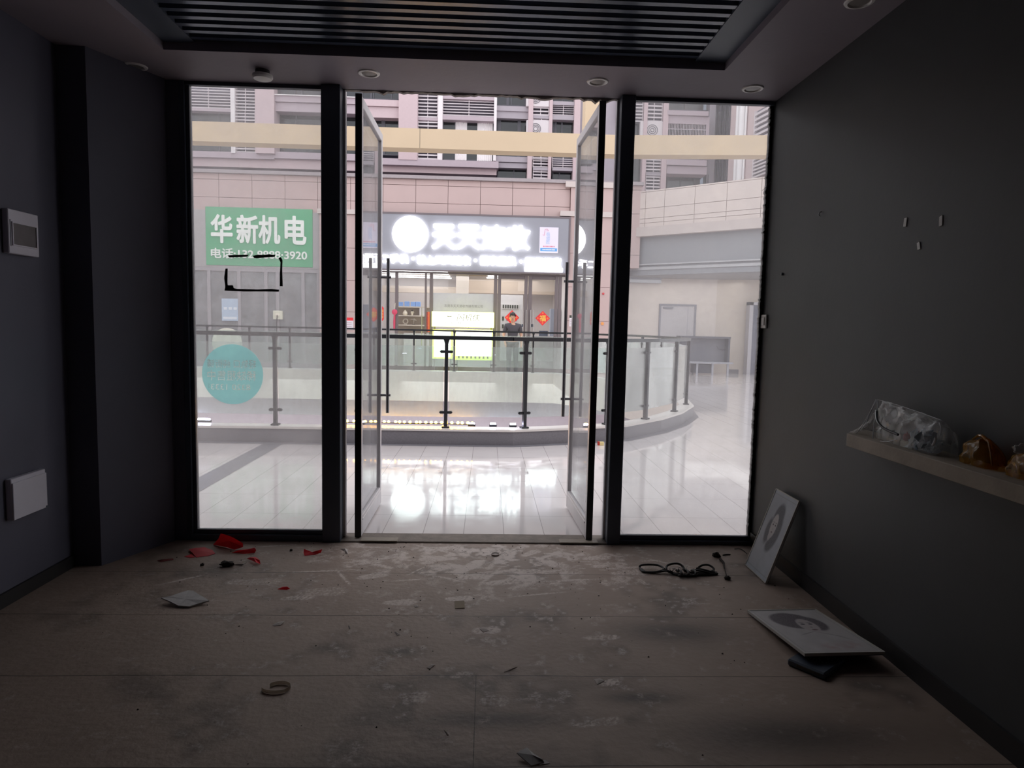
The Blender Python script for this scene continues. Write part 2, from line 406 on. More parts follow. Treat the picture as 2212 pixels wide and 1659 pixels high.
rs.build('recess_edge', mat('navy_recess_paint', (.095, .115, .155), .45, spec=.4), ceil)

# skirtings
b = MB(); b.box(XR-.014, XR, YB, -.02, 0, .085)
struct(b.build('baseboard_right', skirt_m), 'black skirting board along the right wall', 'skirting')
b = MB(); b.box(XL, XL+.014, YB, -.51, 0, .07)
struct(b.build('baseboard_left', skirt_m), 'dark skirting board along the left wall', 'skirting')

# threshold of stone in the doorway, broken plaster along the head of the opening
LP0, LP1, RP0, RP1 = -1.045, -.915, .80, .90
th = MB(); th.box(LP1-.02, RP0+.02, -.045, .13, -.05, .010)
thr = struct(th.build('trim_2', mat('threshold_stone', '#7d736b', .8, var=.45, vscale=14, bump=.3), bevel=.004), 'worn stone threshold strip in the open doorway', 'threshold')
for nm, x0, x1 in (('left', -.80, -.56), ('right', .50, .755)):
    box('hinge_cover', mat('threshold_plate', '#8a7f72', .6, var=.2, vscale=20), x0, x1, -.055, .02, .010, .016, thr, bevel=.002)
def ragged(x0, x1, n, f, amp):
    xs = np.linspace(x0, x1, n); return [(x, f-amp*abs(rng.normal(0, 1))*(.3+abs(math.sin(x*7)))) for x in xs]
rg = ragged(LP1-.06, RP0+.06, 75, ZC-.002, .009)
hd = MB(); hd.prism([(RP0+.06, ZC+.25), (LP1-.06, ZC+.25)]+rg, .031, .065)
struct(hd.build('trim_3', raw_m), 'broken plaster edge along the head of the doorway', 'plaster edge')
zs = np.linspace(.05, ZC-.02, 260)
poly = [(XR+.01, .05), (XR+.01, ZC-.02)]+[(XR-.018-.0032*abs(rng.normal())-.0008*math.sin(z*9), z) for z in zs[::-1]]
rg2 = MB(); rg2.prism(poly, .0, .035)
struct(rg2.build('trim_4', mat('dirty_sealant', (.02, .02, .02), .8, var=.4, vscale=30)), 'ragged dark sealant between right pane and wall', 'sealant')

# ---------------------------------------------------------------- windows and doors
pane_m = glass('dusty_window_glass', (.98, .99, .985), .195, (.92, .90, .92), .45, 2.2, .82, .9)
pane2_m = glass('dusty_right_window_glass', (.98, .99, .985), .18, (.90, .88, .90), .35, 2.6, .82, .9)
door_gl = glass('door_glass', (.98, .985, .985), .095, (.94, .92, .94), .4, 3, .8, 1.0)
def window(name, label, x0, x1, zb, frame_l, gm, yoff):
    root = struct(thing(name, ((x0+x1)/2, 0, 0)), label, 'window')
    f = MB(); zt_ = ZC-.022
    if frame_l: f.box(x0-.055, x0-.022, -.03, .018, 0, ZC); f.box(x0-.022, x0, -.008, .03, 0, ZC)
    f.box(x0-.03, x1, -.02, .018, zt_, ZC+.0)
    f.box(x0-.03, x1, -.035, .018, 0.0, zb-.028); f.box(x0-.03, x1, -.012, .018, zb-.028, zb)
    f.build('window_frame', black_m, root, bevel=.002)
    box('pane', gm, x0-.005, x1+.005, .006, .014, zb-.01, zt_+.006, root)
    return root
WL = window('window_1', 'tall dusty left window in a black frame with a round sticker', -1.855, LP0+.005, .068, True, pane_m, 0)
WR = window('window_2', 'tall dusty right window in a black frame beside the right wall', RP1-.005, XR-.001, .055, False, pane2_m, 0)
def post(name, label, x0, x1, lit):
    p = MB(); p.box(x0, x1, -.05, .05, 0, ZC)
    r = struct(p.build(name, black_m, bevel=.004), label, 'door post')
    q = MB(); q.box(*lit, .035, .075, .012, ZC); q.build('lit_outer_cover', mat('lit_side_aluminium', '#c9c7c8', .45, .3, var=.1), r, bevel=.003)  # pale colour stands for daylight on the outer side of the post
post('trim_5', 'black aluminium door post left of the open doorway', LP0, LP1-.012, (LP1-.020, LP1+.003))
post('trim_6', 'black aluminium door post right of the open doorway', RP0+.012, RP1, (RP0-.002, RP0+.020))

steel_m = mat('brushed_steel', (.20, .20, .21), .35, .9, var=.2, vscale=20)
leaf_m = mat('door_aluminium', (.60, .585, .60), .45, .2, var=.15, vscale=8)
dark_al = mat('dark_door_edge', (.016, .018, .022), .4, var=.2)
def leaf(name, label, p0, p1):
    a = Vector((p0[0], p0[1], 0)); d = Vector((p1[0], p1[1], 0))-a; Ln = d.length; d.normalize(); nrm = Vector((d.y, -d.x, 0))
    T = lambda p: a+d*p.x+nrm*p.y+Vector((0, 0, p.z))
    root = struct(thing(name, a), label, 'door')
    t = .020; z0, z1 = .014, ZC-.035
    s = MB(T); s.box(.012, .055, -t, t, z0, z1); s.build('door_stile', leaf_m, root, bevel=.003)
    s = MB(T); s.box(0, .0115, -t-.001, t+.001, z0, z1+.01); s.build('hinge_edge', dark_al, root, bevel=.002)
    s = MB(T); s.box(Ln-.05, Ln, -t, t, z0, z1); s.build('door_stile', leaf_m, root, bevel=.003)
    s = MB(T); s.box(.055, Ln-.05, -t, t, z1-.06, z1); s.build('door_rail', leaf_m, root, bevel=.003)
    s = MB(T); s.box(.055, Ln-.05, -t, t, z0, z0+.135); s.box(.055, Ln-.05, -t-.004, t+.004, z0+.10, z0+.112); s.build('door_rail', leaf_m, root, bevel=.003)
    s = MB(T); s.box(.05, Ln-.046, -.005, .005, z0+.13, z1-.055); s.build('pane', door_gl, root)
    for sd in (-1, 1):
        s = MB(T); v = sd*.072; u = Ln-.045
        s.tube([(u, v, .735), (u, v, 1.915)], .0125, 14)
        for z in (.872, 1.772): s.tube([(u, sd*.02, z), (u, v+sd*.022, z)], .010, 12)
        s.build('pull_handle', steel_m, root, smooth=True)
leaf('door_1', 'left glass door leaf swung open outwards with bar handles', (-.828, .02), (-.832, .885))
leaf('door_2', 'right glass door leaf swung open outwards with bar handles', (.702, .0), (.668, .842))

# ---------------------------------------------------------------- ceiling fittings
white_m = mat('white_plastic', '#f4f2ee', .4, var=.04)
chrome_m = mat('satin_ring', '#b9b4ae', .3, .5)
lens_m = mat('unlit_lamp_lens', '#8f8a86', .35)
def downlight(px, py, label):
    p = onZ(px, py, ZC)
    root = thing('downlight', (p.x, p.y, ZC), label, 'light', 'ceiling downlights')
    MB().lathe((p.x, p.y, ZC), [(.043, .010), (.043, -.002), (.048, -.008), (.060, -.006), (.064, .000), (.064, .004)], 28).build('trim_ring', mat('lamp_ring', '#fbf8f4', .3), root, smooth=True)
    MB().lathe((p.x, p.y, ZC), [(.042, -.002), (.030, -.004), (.001, -.0045)], 24).build('lamp_lens', lens_m, root, smooth=True)
downlight(797, 158, 'round white recessed downlight over the left door leaf')
downlight(1291, 176, 'round white recessed downlight over the right door leaf')
downlight(1626, 191, 'round recessed downlight in the ceiling above the right window')
downlight(1857, 3, 'nearest recessed downlight, by the right wall at the top edge')
downlight(293, 143, 'dim recessed downlight near the left pier')
p = onZ(567, 152, ZC)
root = thing('smoke_detector', (p.x, p.y, ZC), 'round white smoke detector above the left window', 'smoke detector')
MB().lathe((p.x, p.y, ZC), [(.040, .0), (.042, -.022)], 24).build('mounting_base', mat('detector_base', '#4a474a', .5), root, smooth=True)
MB().lathe((p.x, p.y, ZC), [(.042, -.022), (.056, -.026), (.058, -.040), (.050, -.050), (.02, -.054), (.001, -.055)], 28).build('detector_head', white_m, root, smooth=True)

# ---------------------------------------------------------------- left wall boxes
lav = mat('white_box_enamel', '#e4e0ea', .45, var=.05, vscale=10)
def wallbox(name, label, cat, y0, y1, z0, z1, kind):
    root = thing(name, (XL, (y0+y1)/2, z0), label, cat)
    box('box_body', lav, XL, XL+.03, y0, y1, z0, z1, root, bevel=.003)
    if kind == 'breaker':
        wz0, wz1, wy0, wy1 = z0+.045, z1-.065, y0+.028, y1-.022
        f = MB()
        for a, b_, c, d in ((wy0-.006, wy1+.006, wz0-.006, wz0), (wy0-.006, wy1+.006, wz1, wz1+.006), (wy0-.006, wy0, wz0, wz1), (wy1, wy1+.006, wz0, wz1)):
            f.box(XL+.03, XL+.035, a, b_, c, d)
        f.build('window_rim', lav, root)
        box('tinted_window', mat('smoked_plastic', '#4b4145', .25, var=.35, vscale=14), XL+.029, XL+.032, wy0, wy1, wz0, wz1, root)
        box('hinge_slot', black_m, XL+.029, XL+.0312, y0+.010, y0+.015, wz0-.01, wz1+.015, root)
    else:
        box('lid', lav, XL+.03, XL+.037, y0+.002, y1-.002, z0+.002, z1-.02, root, bevel=.002)
        box('corner_latch', black_m, XL+.036, XL+.039, y1-.016, y1-.006, z0+.004, z0+.012, root)
wallbox('breaker_box', 'white breaker box with smoked window on the left wall', 'electrical box', -.955, -.738, 1.722, 1.935, 'breaker')
wallbox('junction_box', 'plain white junction box low on the left wall', 'electrical box', -1.012, -.758, .415, .622, 'plain')

# ---------------------------------------------------------------- right wall: switch, hook, paper scraps, shelf
root = thing('light_switch', (XR, -.035, 1.44), 'white light switch on the right wall beside the window', 'switch')
box('switch_plate', white_m, XR-.012, XR, -.078, .004, 1.444, 1.532, root, bevel=.003)
box('rocker', mat('switch_rocker', '#e2dfda', .35), XR-.017, XR-.011, -.060, -.016, 1.462, 1.515, root, bevel=.003)
paper_m = mat('pale_paper', '#eceae6', .85, var=.12, vscale=25)
for (px, py, rot, ww, hh, lab) in ((1957, 480, .45, .030, .042, 'pale torn paper scrap, left of the upper pair on the right wall'),
                                 (2034, 477, .25, .028, .045, 'pale torn paper scrap, right of the upper pair on the right wall'),
                                 (1986, 531, .15, .028, .034, 'small pale paper scrap below the pair on the right wall')):
    c = onX(px, py, XR); s = MB(); pts = []
    for u, v in ((-.5, -.35), (.1, -.5), (.5, .3), (-.05, .5)):
        y, z = u*ww, v*hh; pts.append((c.y+y*math.cos(rot)-z*math.sin(rot), c.z+y*math.sin(rot)+z*math.cos(rot)))
    s.add([(XR, y, z) for y, z in pts]+[(XR-.004, y, z) for y, z in pts], [(0, 1, 2, 3), (7, 6, 5, 4), (0, 4, 5, 1), (1, 5, 6, 2), (2, 6, 7, 3), (3, 7, 4, 0)])
    tag(s.build('paper_scrap', paper_m), lab, 'paper', 'paper scraps on the right wall')
c = onX(1775, 462, XR)
s = MB(); s.tube([(XR, c.y, c.z+.012), (XR-.012, c.y, c.z+.008), (XR-.016, c.y, c.z-.006), (XR-.008, c.y, c.z-.014)], .003, 6)
tag(s.build('wall_hook', steel_m, smooth=True), 'tiny pale hook on the right wall near the window', 'hook')
for (px, py) in ((1691, 592), ):
    c = onX(px, py, XR)
    tag(MB().lathe(c, [(.001, .0), (.009, -.001), (.008, -.010), (.001, -.012)], 10, 'x').build('wall_plug', black_m, smooth=True), 'small black wall plug above the light switch', 'wall plug')
SZ1, SZ0, SXF = .972, .915, 1.630
wood_m = mat('greyed_wood_shelf', '#a99e90', .7, spec=.3, var=.3, vscale=9, bump=.2, bscale=30)
s = MB(); s.prismz([(XR-.001, -1.19), (SXF, -1.385), (SXF, -3.4), (XR-.001, -3.4)], SZ0, SZ1)
tag(s.build('wall_shelf', wood_m, bevel=.002), 'long greyed wooden shelf board fixed to the right wall', 'shelf')

# ================================================================ LITTER, PICTURES AND BAGS IN THE ROOM
from mathutils import noise as mnoise
def paper(name, col, trans=.5):
    m = bpy.data.materials.new(name); m.use_nodes = True; MATS[name] = m; nt = m.node_tree; N = nt.nodes
    b = N['Principled BSDF']; b.inputs['Base Color'].default_value = lin(col); b.inputs['Roughness'].default_value = .55
    t = N.new('ShaderNodeBsdfTranslucent'); t.inputs[0].default_value = lin(col); mx = N.new('ShaderNodeMixShader'); mx.inputs[0].default_value = trans
    nt.links.new(b.outputs[0], mx.inputs[1]); nt.links.new(t.outputs[0], mx.inputs[2]); nt.links.new(mx.outputs[0], N['Material Output'].inputs[0]); return m
red_m = paper('red_paper', '#f2525e', .45)
def scrap(name, label, cat, m, pts, th=.0012, group=None, bend=0.):
    """torn flat piece: pixel outline with a height for each corner, a centre vertex so that it may bow"""
    P = [onZ(px, py, max(z, th+.0004)) for px, py, z in pts]; n = len(P)
    c = sum(P, Vector())/n; c.z += bend
    up = Vector((0, 0, th))
    v = [*P, c]+[p-up for p in P]+[c-up]
    f = [(i, (i+1) % n, n) for i in range(n)]+[(n+1+(i+1) % n, n+1+i, 2*n+1) for i in range(n)]+[(i, n+1+i, n+1+(i+1) % n, (i+1) % n) for i in range(n)]
    o = MB().add(v, f).build(name, m)
    return tag(o, label, cat, group)
def z3(*a): return [(320+x/4.608, 1100+y/4.608, z) for x, y, z in a]
G = 'torn red paper pieces by the left window'
scrap('red_paper', 'largest torn red paper piece, leaning on the left window frame', 'paper', red_m, z3((648, 352, .002), (700, 292, .05), (722, 240, .085), (800, 262, .08), (860, 288, .07), (942, 338, .035), (945, 374, .012), (862, 402, .002), (780, 376, .004)), group=G, bend=.008)
scrap('red_paper', 'torn red paper sheet lying left of the largest red piece', 'paper', red_m, z3((404, 398, .012), (470, 385, .01), (560, 378, .008), (640, 405, .006), (668, 440, .004), (600, 462, .003), (478, 478, .002), (440, 430, .012)), group=G, bend=.008)
scrap('red_paper', 'dark red paper strip under the left red sheet', 'paper', red_m, z3((360, 470, .002), (430, 448, .006), (470, 476, .002), (420, 482, .002)), group=G)
scrap('red_paper', 'curved red paper strip just below the largest red piece', 'paper', red_m, z3((832, 432, .002), (900, 408, .02), (1000, 395, .022), (1060, 382, .03), (1076, 405, .02), (1060, 435, .002), (940, 442, .002)), group=G, bend=.006)
scrap('red_paper', 'folded red paper flap beside the pale torn strip', 'paper', red_m, z3((985, 490, .012), (1010, 478, .02), (1070, 476, .022), (1110, 505, .02), (1118, 545, .002), (1075, 528, .018), (1030, 508, .014)), group=G, bend=.01)
scrap('red_paper', 'upturned red paper piece alone in front of the window middle', 'paper', red_m, z3((1552, 395, .03), (1580, 415, .018), (1640, 430, .008), (1700, 420, .016), (1732, 398, .032), (1720, 430, .010), (1660, 452, .002), (1558, 462, .002), (1546, 430, .014)), group=G)
scrap('red_paper', 'small red paper flake nearest the camera', 'paper', red_m, z3((1288, 795, .002), (1340, 772, .012), (1385, 770, .014), (1412, 790, .006), (1380, 800, .002)), group=G, bend=.004)
scrap('red_paper', 'dull red paper sliver at the far left near the pier', 'paper', mat('dull_red_paper', '#7a2a2c', .7), z3((90, 512, .004), (130, 500, .010), (250, 490, .004), (252, 502, .002), (130, 522, .002)), group=G)
pale_m = mat('pale_litter', '#b4aaa4', .8, var=.25, vscale=40)
grey_paper = mat('grey_cardboard', '#b8b4b2', .8, var=.3, vscale=30)
scrap('paper_strip', 'pale torn paper strip beside the folded red flap', 'paper', pale_m, z3((842, 552, .003), (900, 545, .01), (945, 545, .012), (980, 530, .01), (930, 562, .003)))
scrap('paper_scrap', 'small crumpled white paper by the left door post', 'paper', mat('white_paper', '#d9d0cc', .7), z3((1912, 395, .012), (1960, 390, .026), (1985, 400, .02), (1988, 445, .002), (1962, 440, .002), (1955, 420, .014)), group='pale floor scraps', bend=.012)
scrap('cardboard_sheet', 'curled grey cardboard sheet on the floor at the left', 'cardboard', grey_paper, z3((130, 880, .030), (220, 866, .030), (300, 836, .030), (400, 806, .028), (450, 812, .026), (520, 855, .020), (606, 908, .020), (500, 938, .012), (410, 966, .010), (300, 958, .012), (220, 918, .022)), .006, bend=-.004)
# curled band
c = onZ(600, 1487, 0); pts = []
s = MB(); N_ = 34
for i in range(N_):
    t = i/(N_-1); a = 3.55+t*5.6; r = .026+.030*(1-t) if t < .35 else .0455-.0135*t
    pts.append((c.x+.0035+r*math.cos(a)*1.15, c.y+r*math.sin(a)*.8))
ww = .015
vs = []
for x, y in pts:
    nx, ny = (x-c.x), (y-c.y); l = math.hypot(nx, ny) or 1; nx, ny = nx/l*.0012, ny/l*.0012
    vs += [(x, y, .001), (x, y, ww), (x+nx, y+ny, ww), (x+nx, y+ny, .001)]
fs = []
for i in range(N_-1):
    for k in range(4): fs.append((i*4+k, i*4+(k+1) % 4, i*4+4+(k+1) % 4, i*4+4+k))
fs += [(0, 1, 2, 3), (4*N_-1, 4*N_-2, 4*N_-3, 4*N_-4)]
tag(s.add(vs, fs).build('paper_band', paper('pale_card_band', '#cfc6ba', .45)), 'curled pale paper band in the left foreground', 'paper')
def z8(*a): return [(500+x/2.458, 1280+y/2.458, z) for x, y, z in a]
scrap('cardboard_scrap', 'bent grey cardboard scrap at the bottom edge of the photo', 'cardboard', grey_paper, z8((1514, 850, .018), (1568, 822, .020), (1600, 850, .016), (1652, 886, .012), (1660, 900, .004), (1592, 918, .004)), .003, bend=.006)
scrap('paper_scrap', 'pale offcut beneath the bent grey cardboard scrap', 'paper', grey_paper, z8((1612, 902, .002), (1665, 888, .003), (1690, 905, .002), (1640, 914, .002)))
scrap('cardboard_square', 'small square of brown cardboard in the middle of the floor', 'cardboard', mat('brown_card', '#8d7f6c', .85, var=.1), [(982, 1298, .003), (1003, 1297, .003), (1004, 1313, .003), (983, 1314, .003)], .003)
SC = [('pale leaf shaped scrap, left of the floor centre', [(589, 1350, .004), (602, 1343, .006), (616, 1341, .006), (606, 1350, .003), (592, 1352, .002)]),
      ('tiny bent white scrap right of the brown cardboard square', [(1036, 1358, .002), (1046, 1355, .003), (1056, 1362, .002), (1044, 1365, .002)]),
      ('bright flake pair near the first floor joint', [(852, 1365, .006), (857, 1364, .008), (864, 1371, .003), (858, 1373, .002)]),
      ('thin upright pale sliver left of the floor centre', [(752, 1351, .012), (755, 1351, .012), (757, 1358, .002), (754, 1359, .002)]),
      ('pale flake below the bright flake pair', [(921, 1442, .003), (932, 1434, .004), (940, 1436, .003), (929, 1444, .002)]),
      ('long pale straw near the second floor joint', [(1088, 1452, .002), (1104, 1446, .004), (1118, 1440, .006), (1116, 1442, .004), (1102, 1449, .002)]),
      ('narrow brown sliver in the bottom centre', [(959, 1577, .008), (963, 1580, .008), (970, 1588, .002), (966, 1589, .002)]),
      ('flat pale flake right of the second joint', [(1283, 1467, .002), (1296, 1465, .003), (1306, 1470, .002), (1290, 1478, .002)]),
      ('small pale flake beside the dusty footprints', [(894, 1307, .004), (902, 1306, .005), (904, 1311, .002), (896, 1312, .002)])]
for lab, pts in SC: scrap('paper_scrap', lab, 'paper', pale_m, pts, .001, 'pale floor scraps', .003)
# bottle cap, dark clods
c = onZ(1070, 1199, 0)
tag(MB().lathe(c, [(.001, .004), (.020, .004), (.024, .009), (.026, .009), (.025, .0015), (.001, .0012)], 20).build('jar_lid', pale_m, smooth=True), 'small round pale lid lying in the doorway', 'lid')
def lump(name, label, cat, m, loc, r, sc=(1, 1, .6), seed=0, amp=.35, parent=None, fr=18, sub=3):
    bm = bmesh.new(); bmesh.ops.create_icosphere(bm, subdivisions=sub, radius=1)
    me = bpy.data.meshes.new(name)
    for v in bm.verts:
        d = 1+amp*mnoise.noise(v.co*fr/10+Vector((seed*3.1, seed, 0)))+amp*.5*mnoise.noise(v.co*fr/4+Vector((seed, 0, 0)))
        q = v.co*d; v.co = Vector((q.x*sc[0]*r+loc[0], q.y*sc[1]*r+loc[1], max(0, (q.z+.75)*sc[2]*r)+loc[2]))
    bm.to_mesh(me); bm.free()
    for p in me.polygons: p.use_smooth = True
    me.materials.append(m); o = link(name, me, parent)
    if label: tag(o, label, cat)
    return o
grit_m = mat('dark_clod', (.03, .022, .018), .9, var=.3, vscale=60)
c = onZ(490, 1223, 0); lump('dirt_clod', 'black crumbly clod beside the pale torn strip', 'debris', grit_m, c, .022, (1.6, 1, .7), 3, .7)
c = onZ(437, 1222, 0); lump('dirt_clod', 'small brown clod left of the black clod', 'debris', grit_m, c, .010, (1, 1, .8), 5, .6)
c = onZ(629, 1190, 0); lump('dirt_clod', 'tiny dark clod left of the upturned red piece', 'debris', grit_m, c, .008, (1, 1, .8), 6, .6)

gs_ = MB()
for _ in range(420):
    x, y = random.uniform(-1.95, 1.65), -abs(random.gauss(0, .85))-.04
    if y < -2.9 or random.random() > math.exp(-((x-.1)/1.6)**2)+.12: continue
    if .86 < x < 1.62 and -.72 < y < -.2: continue
    r = random.choice((.002, .0025, .003, .004, .0055)); h = r*random.uniform(.5, 1.1); a0 = random.uniform(0, PI); k = random.uniform(.5, 1)
    b_ = [(x+r*math.cos(a0+t)*(1 if i % 2 else k), y+r*math.sin(a0+t)*(k if i % 2 else 1), .0003) for i, t in enumerate((0, 1.3, 2.5, 3.9, 5.1))]
    gs_.add(b_+[(x+r*.2, y, h)], [(0, 1, 5), (1, 2, 5), (2, 3, 5), (3, 4, 5), (4, 0, 5), (4, 3, 2, 1, 0)])
tag(gs_.build('floor_grit', grit_m), 'fine dark grit scattered over the concrete floor', 'grit', kind='stuff')
# cables
cable_m = mat('black_cable', (.012, .011, .011), .55, spec=.4)
def P4(x, y, z=.008): return onZ(1340+x/3.568, 1020+y/3.568, z)
root = thing('cable_bundle', onZ(1465, 1236, 0), 'tied bundle of black cable on the floor by the right window', 'cable')
def loop(pts, r, closed=False):
    """smooth a pixel polyline into a cable"""
    Q = [P4(*p) for p in pts]; out = []
    n = len(Q)
    for i in range(n if closed else n-1):
        p0 = Q[i-1] if (i or closed) else Q[0]; p1 = Q[i]; p2 = Q[(i+1) % n]; p3 = Q[(i+2) % n] if (closed or i+2 < n) else Q[-1]
        for k in range(6):
            t = k/6; out.append(.5*((2*p1)+(p2-p0)*t+(2*p0-5*p1+4*p2-p3)*t*t+(3*p1-p0-3*p2+p3)*t**3))
    if not closed: out.append(Q[-1])
    return out, r, closed
s = MB()
for L in (loop([(150, 735), (160, 718, .02), (220, 712, .025), (290, 718, .022), (330, 738, .02), (320, 758, .016), (250, 772), (175, 765)], .0062, True),
          loop([(165, 748), (200, 770), (290, 768), (360, 760, .02), (420, 780), (520, 790), (640, 788), (740, 782)], .0065),
          loop([(355, 750, .02), (360, 722, .03), (400, 706, .04), (450, 706, .04), (485, 730, .03), (500, 760, .02), (560, 775), (690, 772)], .0062),
          loop([(330, 740, .02), (380, 770), (440, 790), (540, 796), (650, 780), (715, 760)], .0066)):
    s.tube(L[0], L[1], 8, L[2])
s.build('cable_coil', cable_m, root, smooth=True)
s = MB()
for L in (loop([(590, 745, .012), (630, 718, .03), (680, 716, .03), (718, 740, .02), (722, 765, .01), (748, 784)], .0062),
          loop([(585, 742, .02), (640, 752, .02), (700, 768, .012), (745, 775)], .0066), loop([(560, 752, .02), (620, 760, .024), (690, 778, .016)], .0066)):
    s.tube(L[0], L[1], 8)
s.build('cable_coil', cable_m, root, smooth=True)
s = MB()
for i in range(16):
    x = 380+i*9; s.tube(loop([(x, 735+random.uniform(-12, 20), .03), (x+random.uniform(-18, 18), 748, .034), (x+random.uniform(-25, 25), 765, .02)], .0012)[0], .0012, 5)
s.build('wire_tie', cable_m, root)
for k in range(3):
    s = MB(); x = 440+k*55
    s.tube(loop([(x, 758, .004), (x+25, 762, .030), (x+30, 790, .022), (x+8, 796, .003)], .0075)[0], .0075, 8); s.build('cable_tie', cable_m, root, smooth=True)
root = thing('plug_lead', onZ(1563, 1225, 0), 'short brown black lead with a plug lying right of the cable bundle', 'cable')
s = MB(); s.tube(loop([(770, 670), (795, 700), (800, 730), (810, 765), (818, 800)], .003)[0], [.008]*7+[.005]*8+[.003]*10, 8); s.build('lead', grit_m, root, smooth=True)
a = P4(740, 652, 0); lump('plug', None, None, grit_m, a, .020, (1.2, 1.0, .8), 8, .4, root)
a = P4(825, 828, 0); lump('plug', None, None, grit_m, a, .016, (1.1, .9, .8), 9, .4, root)
s = MB(); s.tube(loop([(880, 592, .003), (920, 590, .004), (950, 605, .004), (975, 628, .005)], .0016)[0], .0022, 6)
tag(s.build('thin_wire', cable_m, smooth=True), 'thin dark wire in the corner beside the leaning portrait', 'wire')
s = MB(); s.tube(loop([(790, 640, .003), (815, 634, .004), (848, 634, .003)], .004)[0], .004, 6)
tag(s.build('twig', grit_m, smooth=True), 'short dark twig above the plug lead', 'twig')

# framed sketch portraits (drawn artwork on boards)
art_m = attr_mat('sketch_print', .55, .25)
def soft(d, w): return np.clip(.5-d/w, 0, 1)
def ell(U, V, cx, cy, a, b, r=0.):
    dx, dy = U-cx, V-cy; c, s_ = math.cos(r), math.sin(r)
    return np.sqrt(((dx*c+dy*s_)/a)**2+((-dx*s_+dy*c)/b)**2)-1
def over(img, a, col): return img*(1-a[..., None])+np.array(col)*a[..., None]
def art_long(U, V):
    img = np.ones(U.shape+(3,))*np.array([.44, .48, .53]); tex = rng.random(U.shape)
    img *= (.94+.10*smooth_noise(U.shape[1], U.shape[0], 9, 14))[..., None]
    img = over(img, .45*soft(ell(U, V, .36, .72, .34, .22), .5), [.30, .32, .36])
    hair = np.maximum(soft(ell(U, V, .53, .70, .20, .19, .1), .25), soft(ell(U, V, .62, .55, .17, .22, -.15), .3))
    hair = np.maximum(hair, soft(ell(U, V, .33, .52, .12, .16, .2), .4))
    hair = np.maximum(hair, soft(ell(U, V, .56, .38, .14, .09, .2), .5))
    img = over(img, hair*(.75+.25*tex), [.085, .088, .11])
    img = over(img, soft(ell(U, V, .47, .60, .120, .150, .12), .14), [.52, .51, .51])
    img = over(img, soft(ell(U, V, .45, .475, .06, .06), .3), [.48, .47, .48])
    for ex in (.43, .53): img = over(img, soft(ell(U, V, ex, .615, .026, .010), .5), [.07, .07, .08])
    for ex in (.43, .53): img = over(img, .7*soft(ell(U, V, ex, .645, .035, .006), .6), [.15, .15, .16])
    img = over(img, .6*soft(ell(U, V, .475, .565, .013, .012), .7), [.25, .25, .26])
    img = over(img, soft(ell(U, V, .475, .525, .030, .010), .5), [.18, .13, .14])
    ed = np.minimum.reduce([U, 1-U, V, 1-V]); img = over(img, ((ed > .035) & (ed < .045)).astype(float)*.35, [.2, .2, .2])
    return img
def art_wide(U, V):
    img = np.ones(U.shape+(3,))*np.array([.48, .46, .46]); tex = rng.random(U.shape)
    img *= (.92+.14*smooth_noise(U.shape[1], U.shape[0], 9, 9))[..., None]
    hair = np.maximum(soft(ell(U, V, .44, .72, .30, .20, -.12), .15), soft(ell(U, V, .66, .64, .16, .17, .2), .2))
    img = over(img, hair*(.75+.25*tex), [.085, .070, .085])
    img = over(img, soft(ell(U, V, .55, .60, .125, .16, -.05), .16), [.44, .40, .40])
    for ex in (.50, .61): img = over(img, soft(ell(U, V, ex, .63, .030, .016), .5), [.06, .06, .07])
    for ex in (.50, .61): img = over(img, .7*soft(ell(U, V, ex, .665, .04, .008), .6), [.13, .12, .13])
    img = over(img, .6*soft(ell(U, V, .56, .555, .018, .014), .7), [.2, .18, .18])
    img = over(img, soft(ell(U, V, .56, .495, .042, .015), .5), [.15, .09, .10])
    img = over(img, .5*soft(ell(U, V, .60, .14, .26, .07, .1), .9)*smooth_noise(U.shape[1], U.shape[0], 20, 20), [.35, .12, .14])
    for a, b_, l, r in ((.40, .42, .12, .3), (.68, .38, .14, -.4), (.80, .30, .10, -.6)): img = over(img, .5*soft(ell(U, V, a, b_, l, .008, r), .8), [.16, .14, .15])
    ed = np.minimum.reduce([U, 1-U, V, 1-V]); img = over(img, ((ed > .03) & (ed < .04)).astype(float)*.3, [.2, .2, .2])
    return img
edge_m = mat('picture_board_edge', '#b9b7b2', .5)
root = thing('framed_portrait', (1.66, -.56, 0), 'sketch portrait of a long haired woman leaning against the right wall', 'picture', 'sketch portrait boards')
W_, H_ = .297, .505; A_ = Vector((1.607, -.41, .001)); up = Vector((.176, 0, H_)).normalized(); al = Vector((0, -1, 0)); nr = Vector((-up.z, 0, up.x))
pl_ = lambda x, y, t: A_+al*x+up*y+nr*t
grid_paint('portrait_print', W_-.012, H_-.012, 110, 180, art_long, art_m, .0105, lambda x, y, t: pl_(x+.006, y+.006, t), root)
s = MB(lambda p: pl_(p.x, p.y, p.z))
s.box(0, .006, 0, H_, 0, .013); s.box(W_-.006, W_, 0, H_, 0, .013); s.box(.006, W_-.006, 0, .006, 0, .013); s.box(.006, W_-.006, H_-.006, H_, 0, .013)
s.build('frame_edge', edge_m, root)
s = MB(lambda p: pl_(p.x, p.y, p.z)); s.box(.004, W_-.004, .004, H_-.004, -.004, -.0005); s.build('backing_board', black_m, root)
root = thing('framed_portrait', (1.55, -1.4, 0), 'sketch portrait of a round haired woman lying flat on a black case', 'picture', 'sketch portrait boards')
B0 = onZ(1738, 1415, .062); B1 = onZ(1912, 1411, .062); B3 = onZ(1641, 1320, .012)
ax = (B1-B0); W2 = ax.length; ax.normalize(); ay = (B3-B0); ay = ay-ax*ay.dot(ax); H2 = ay.length; ay.normalize(); az = ax.cross(ay)
p2 = lambda x, y, t: B0+ax*x+ay*y+az*t
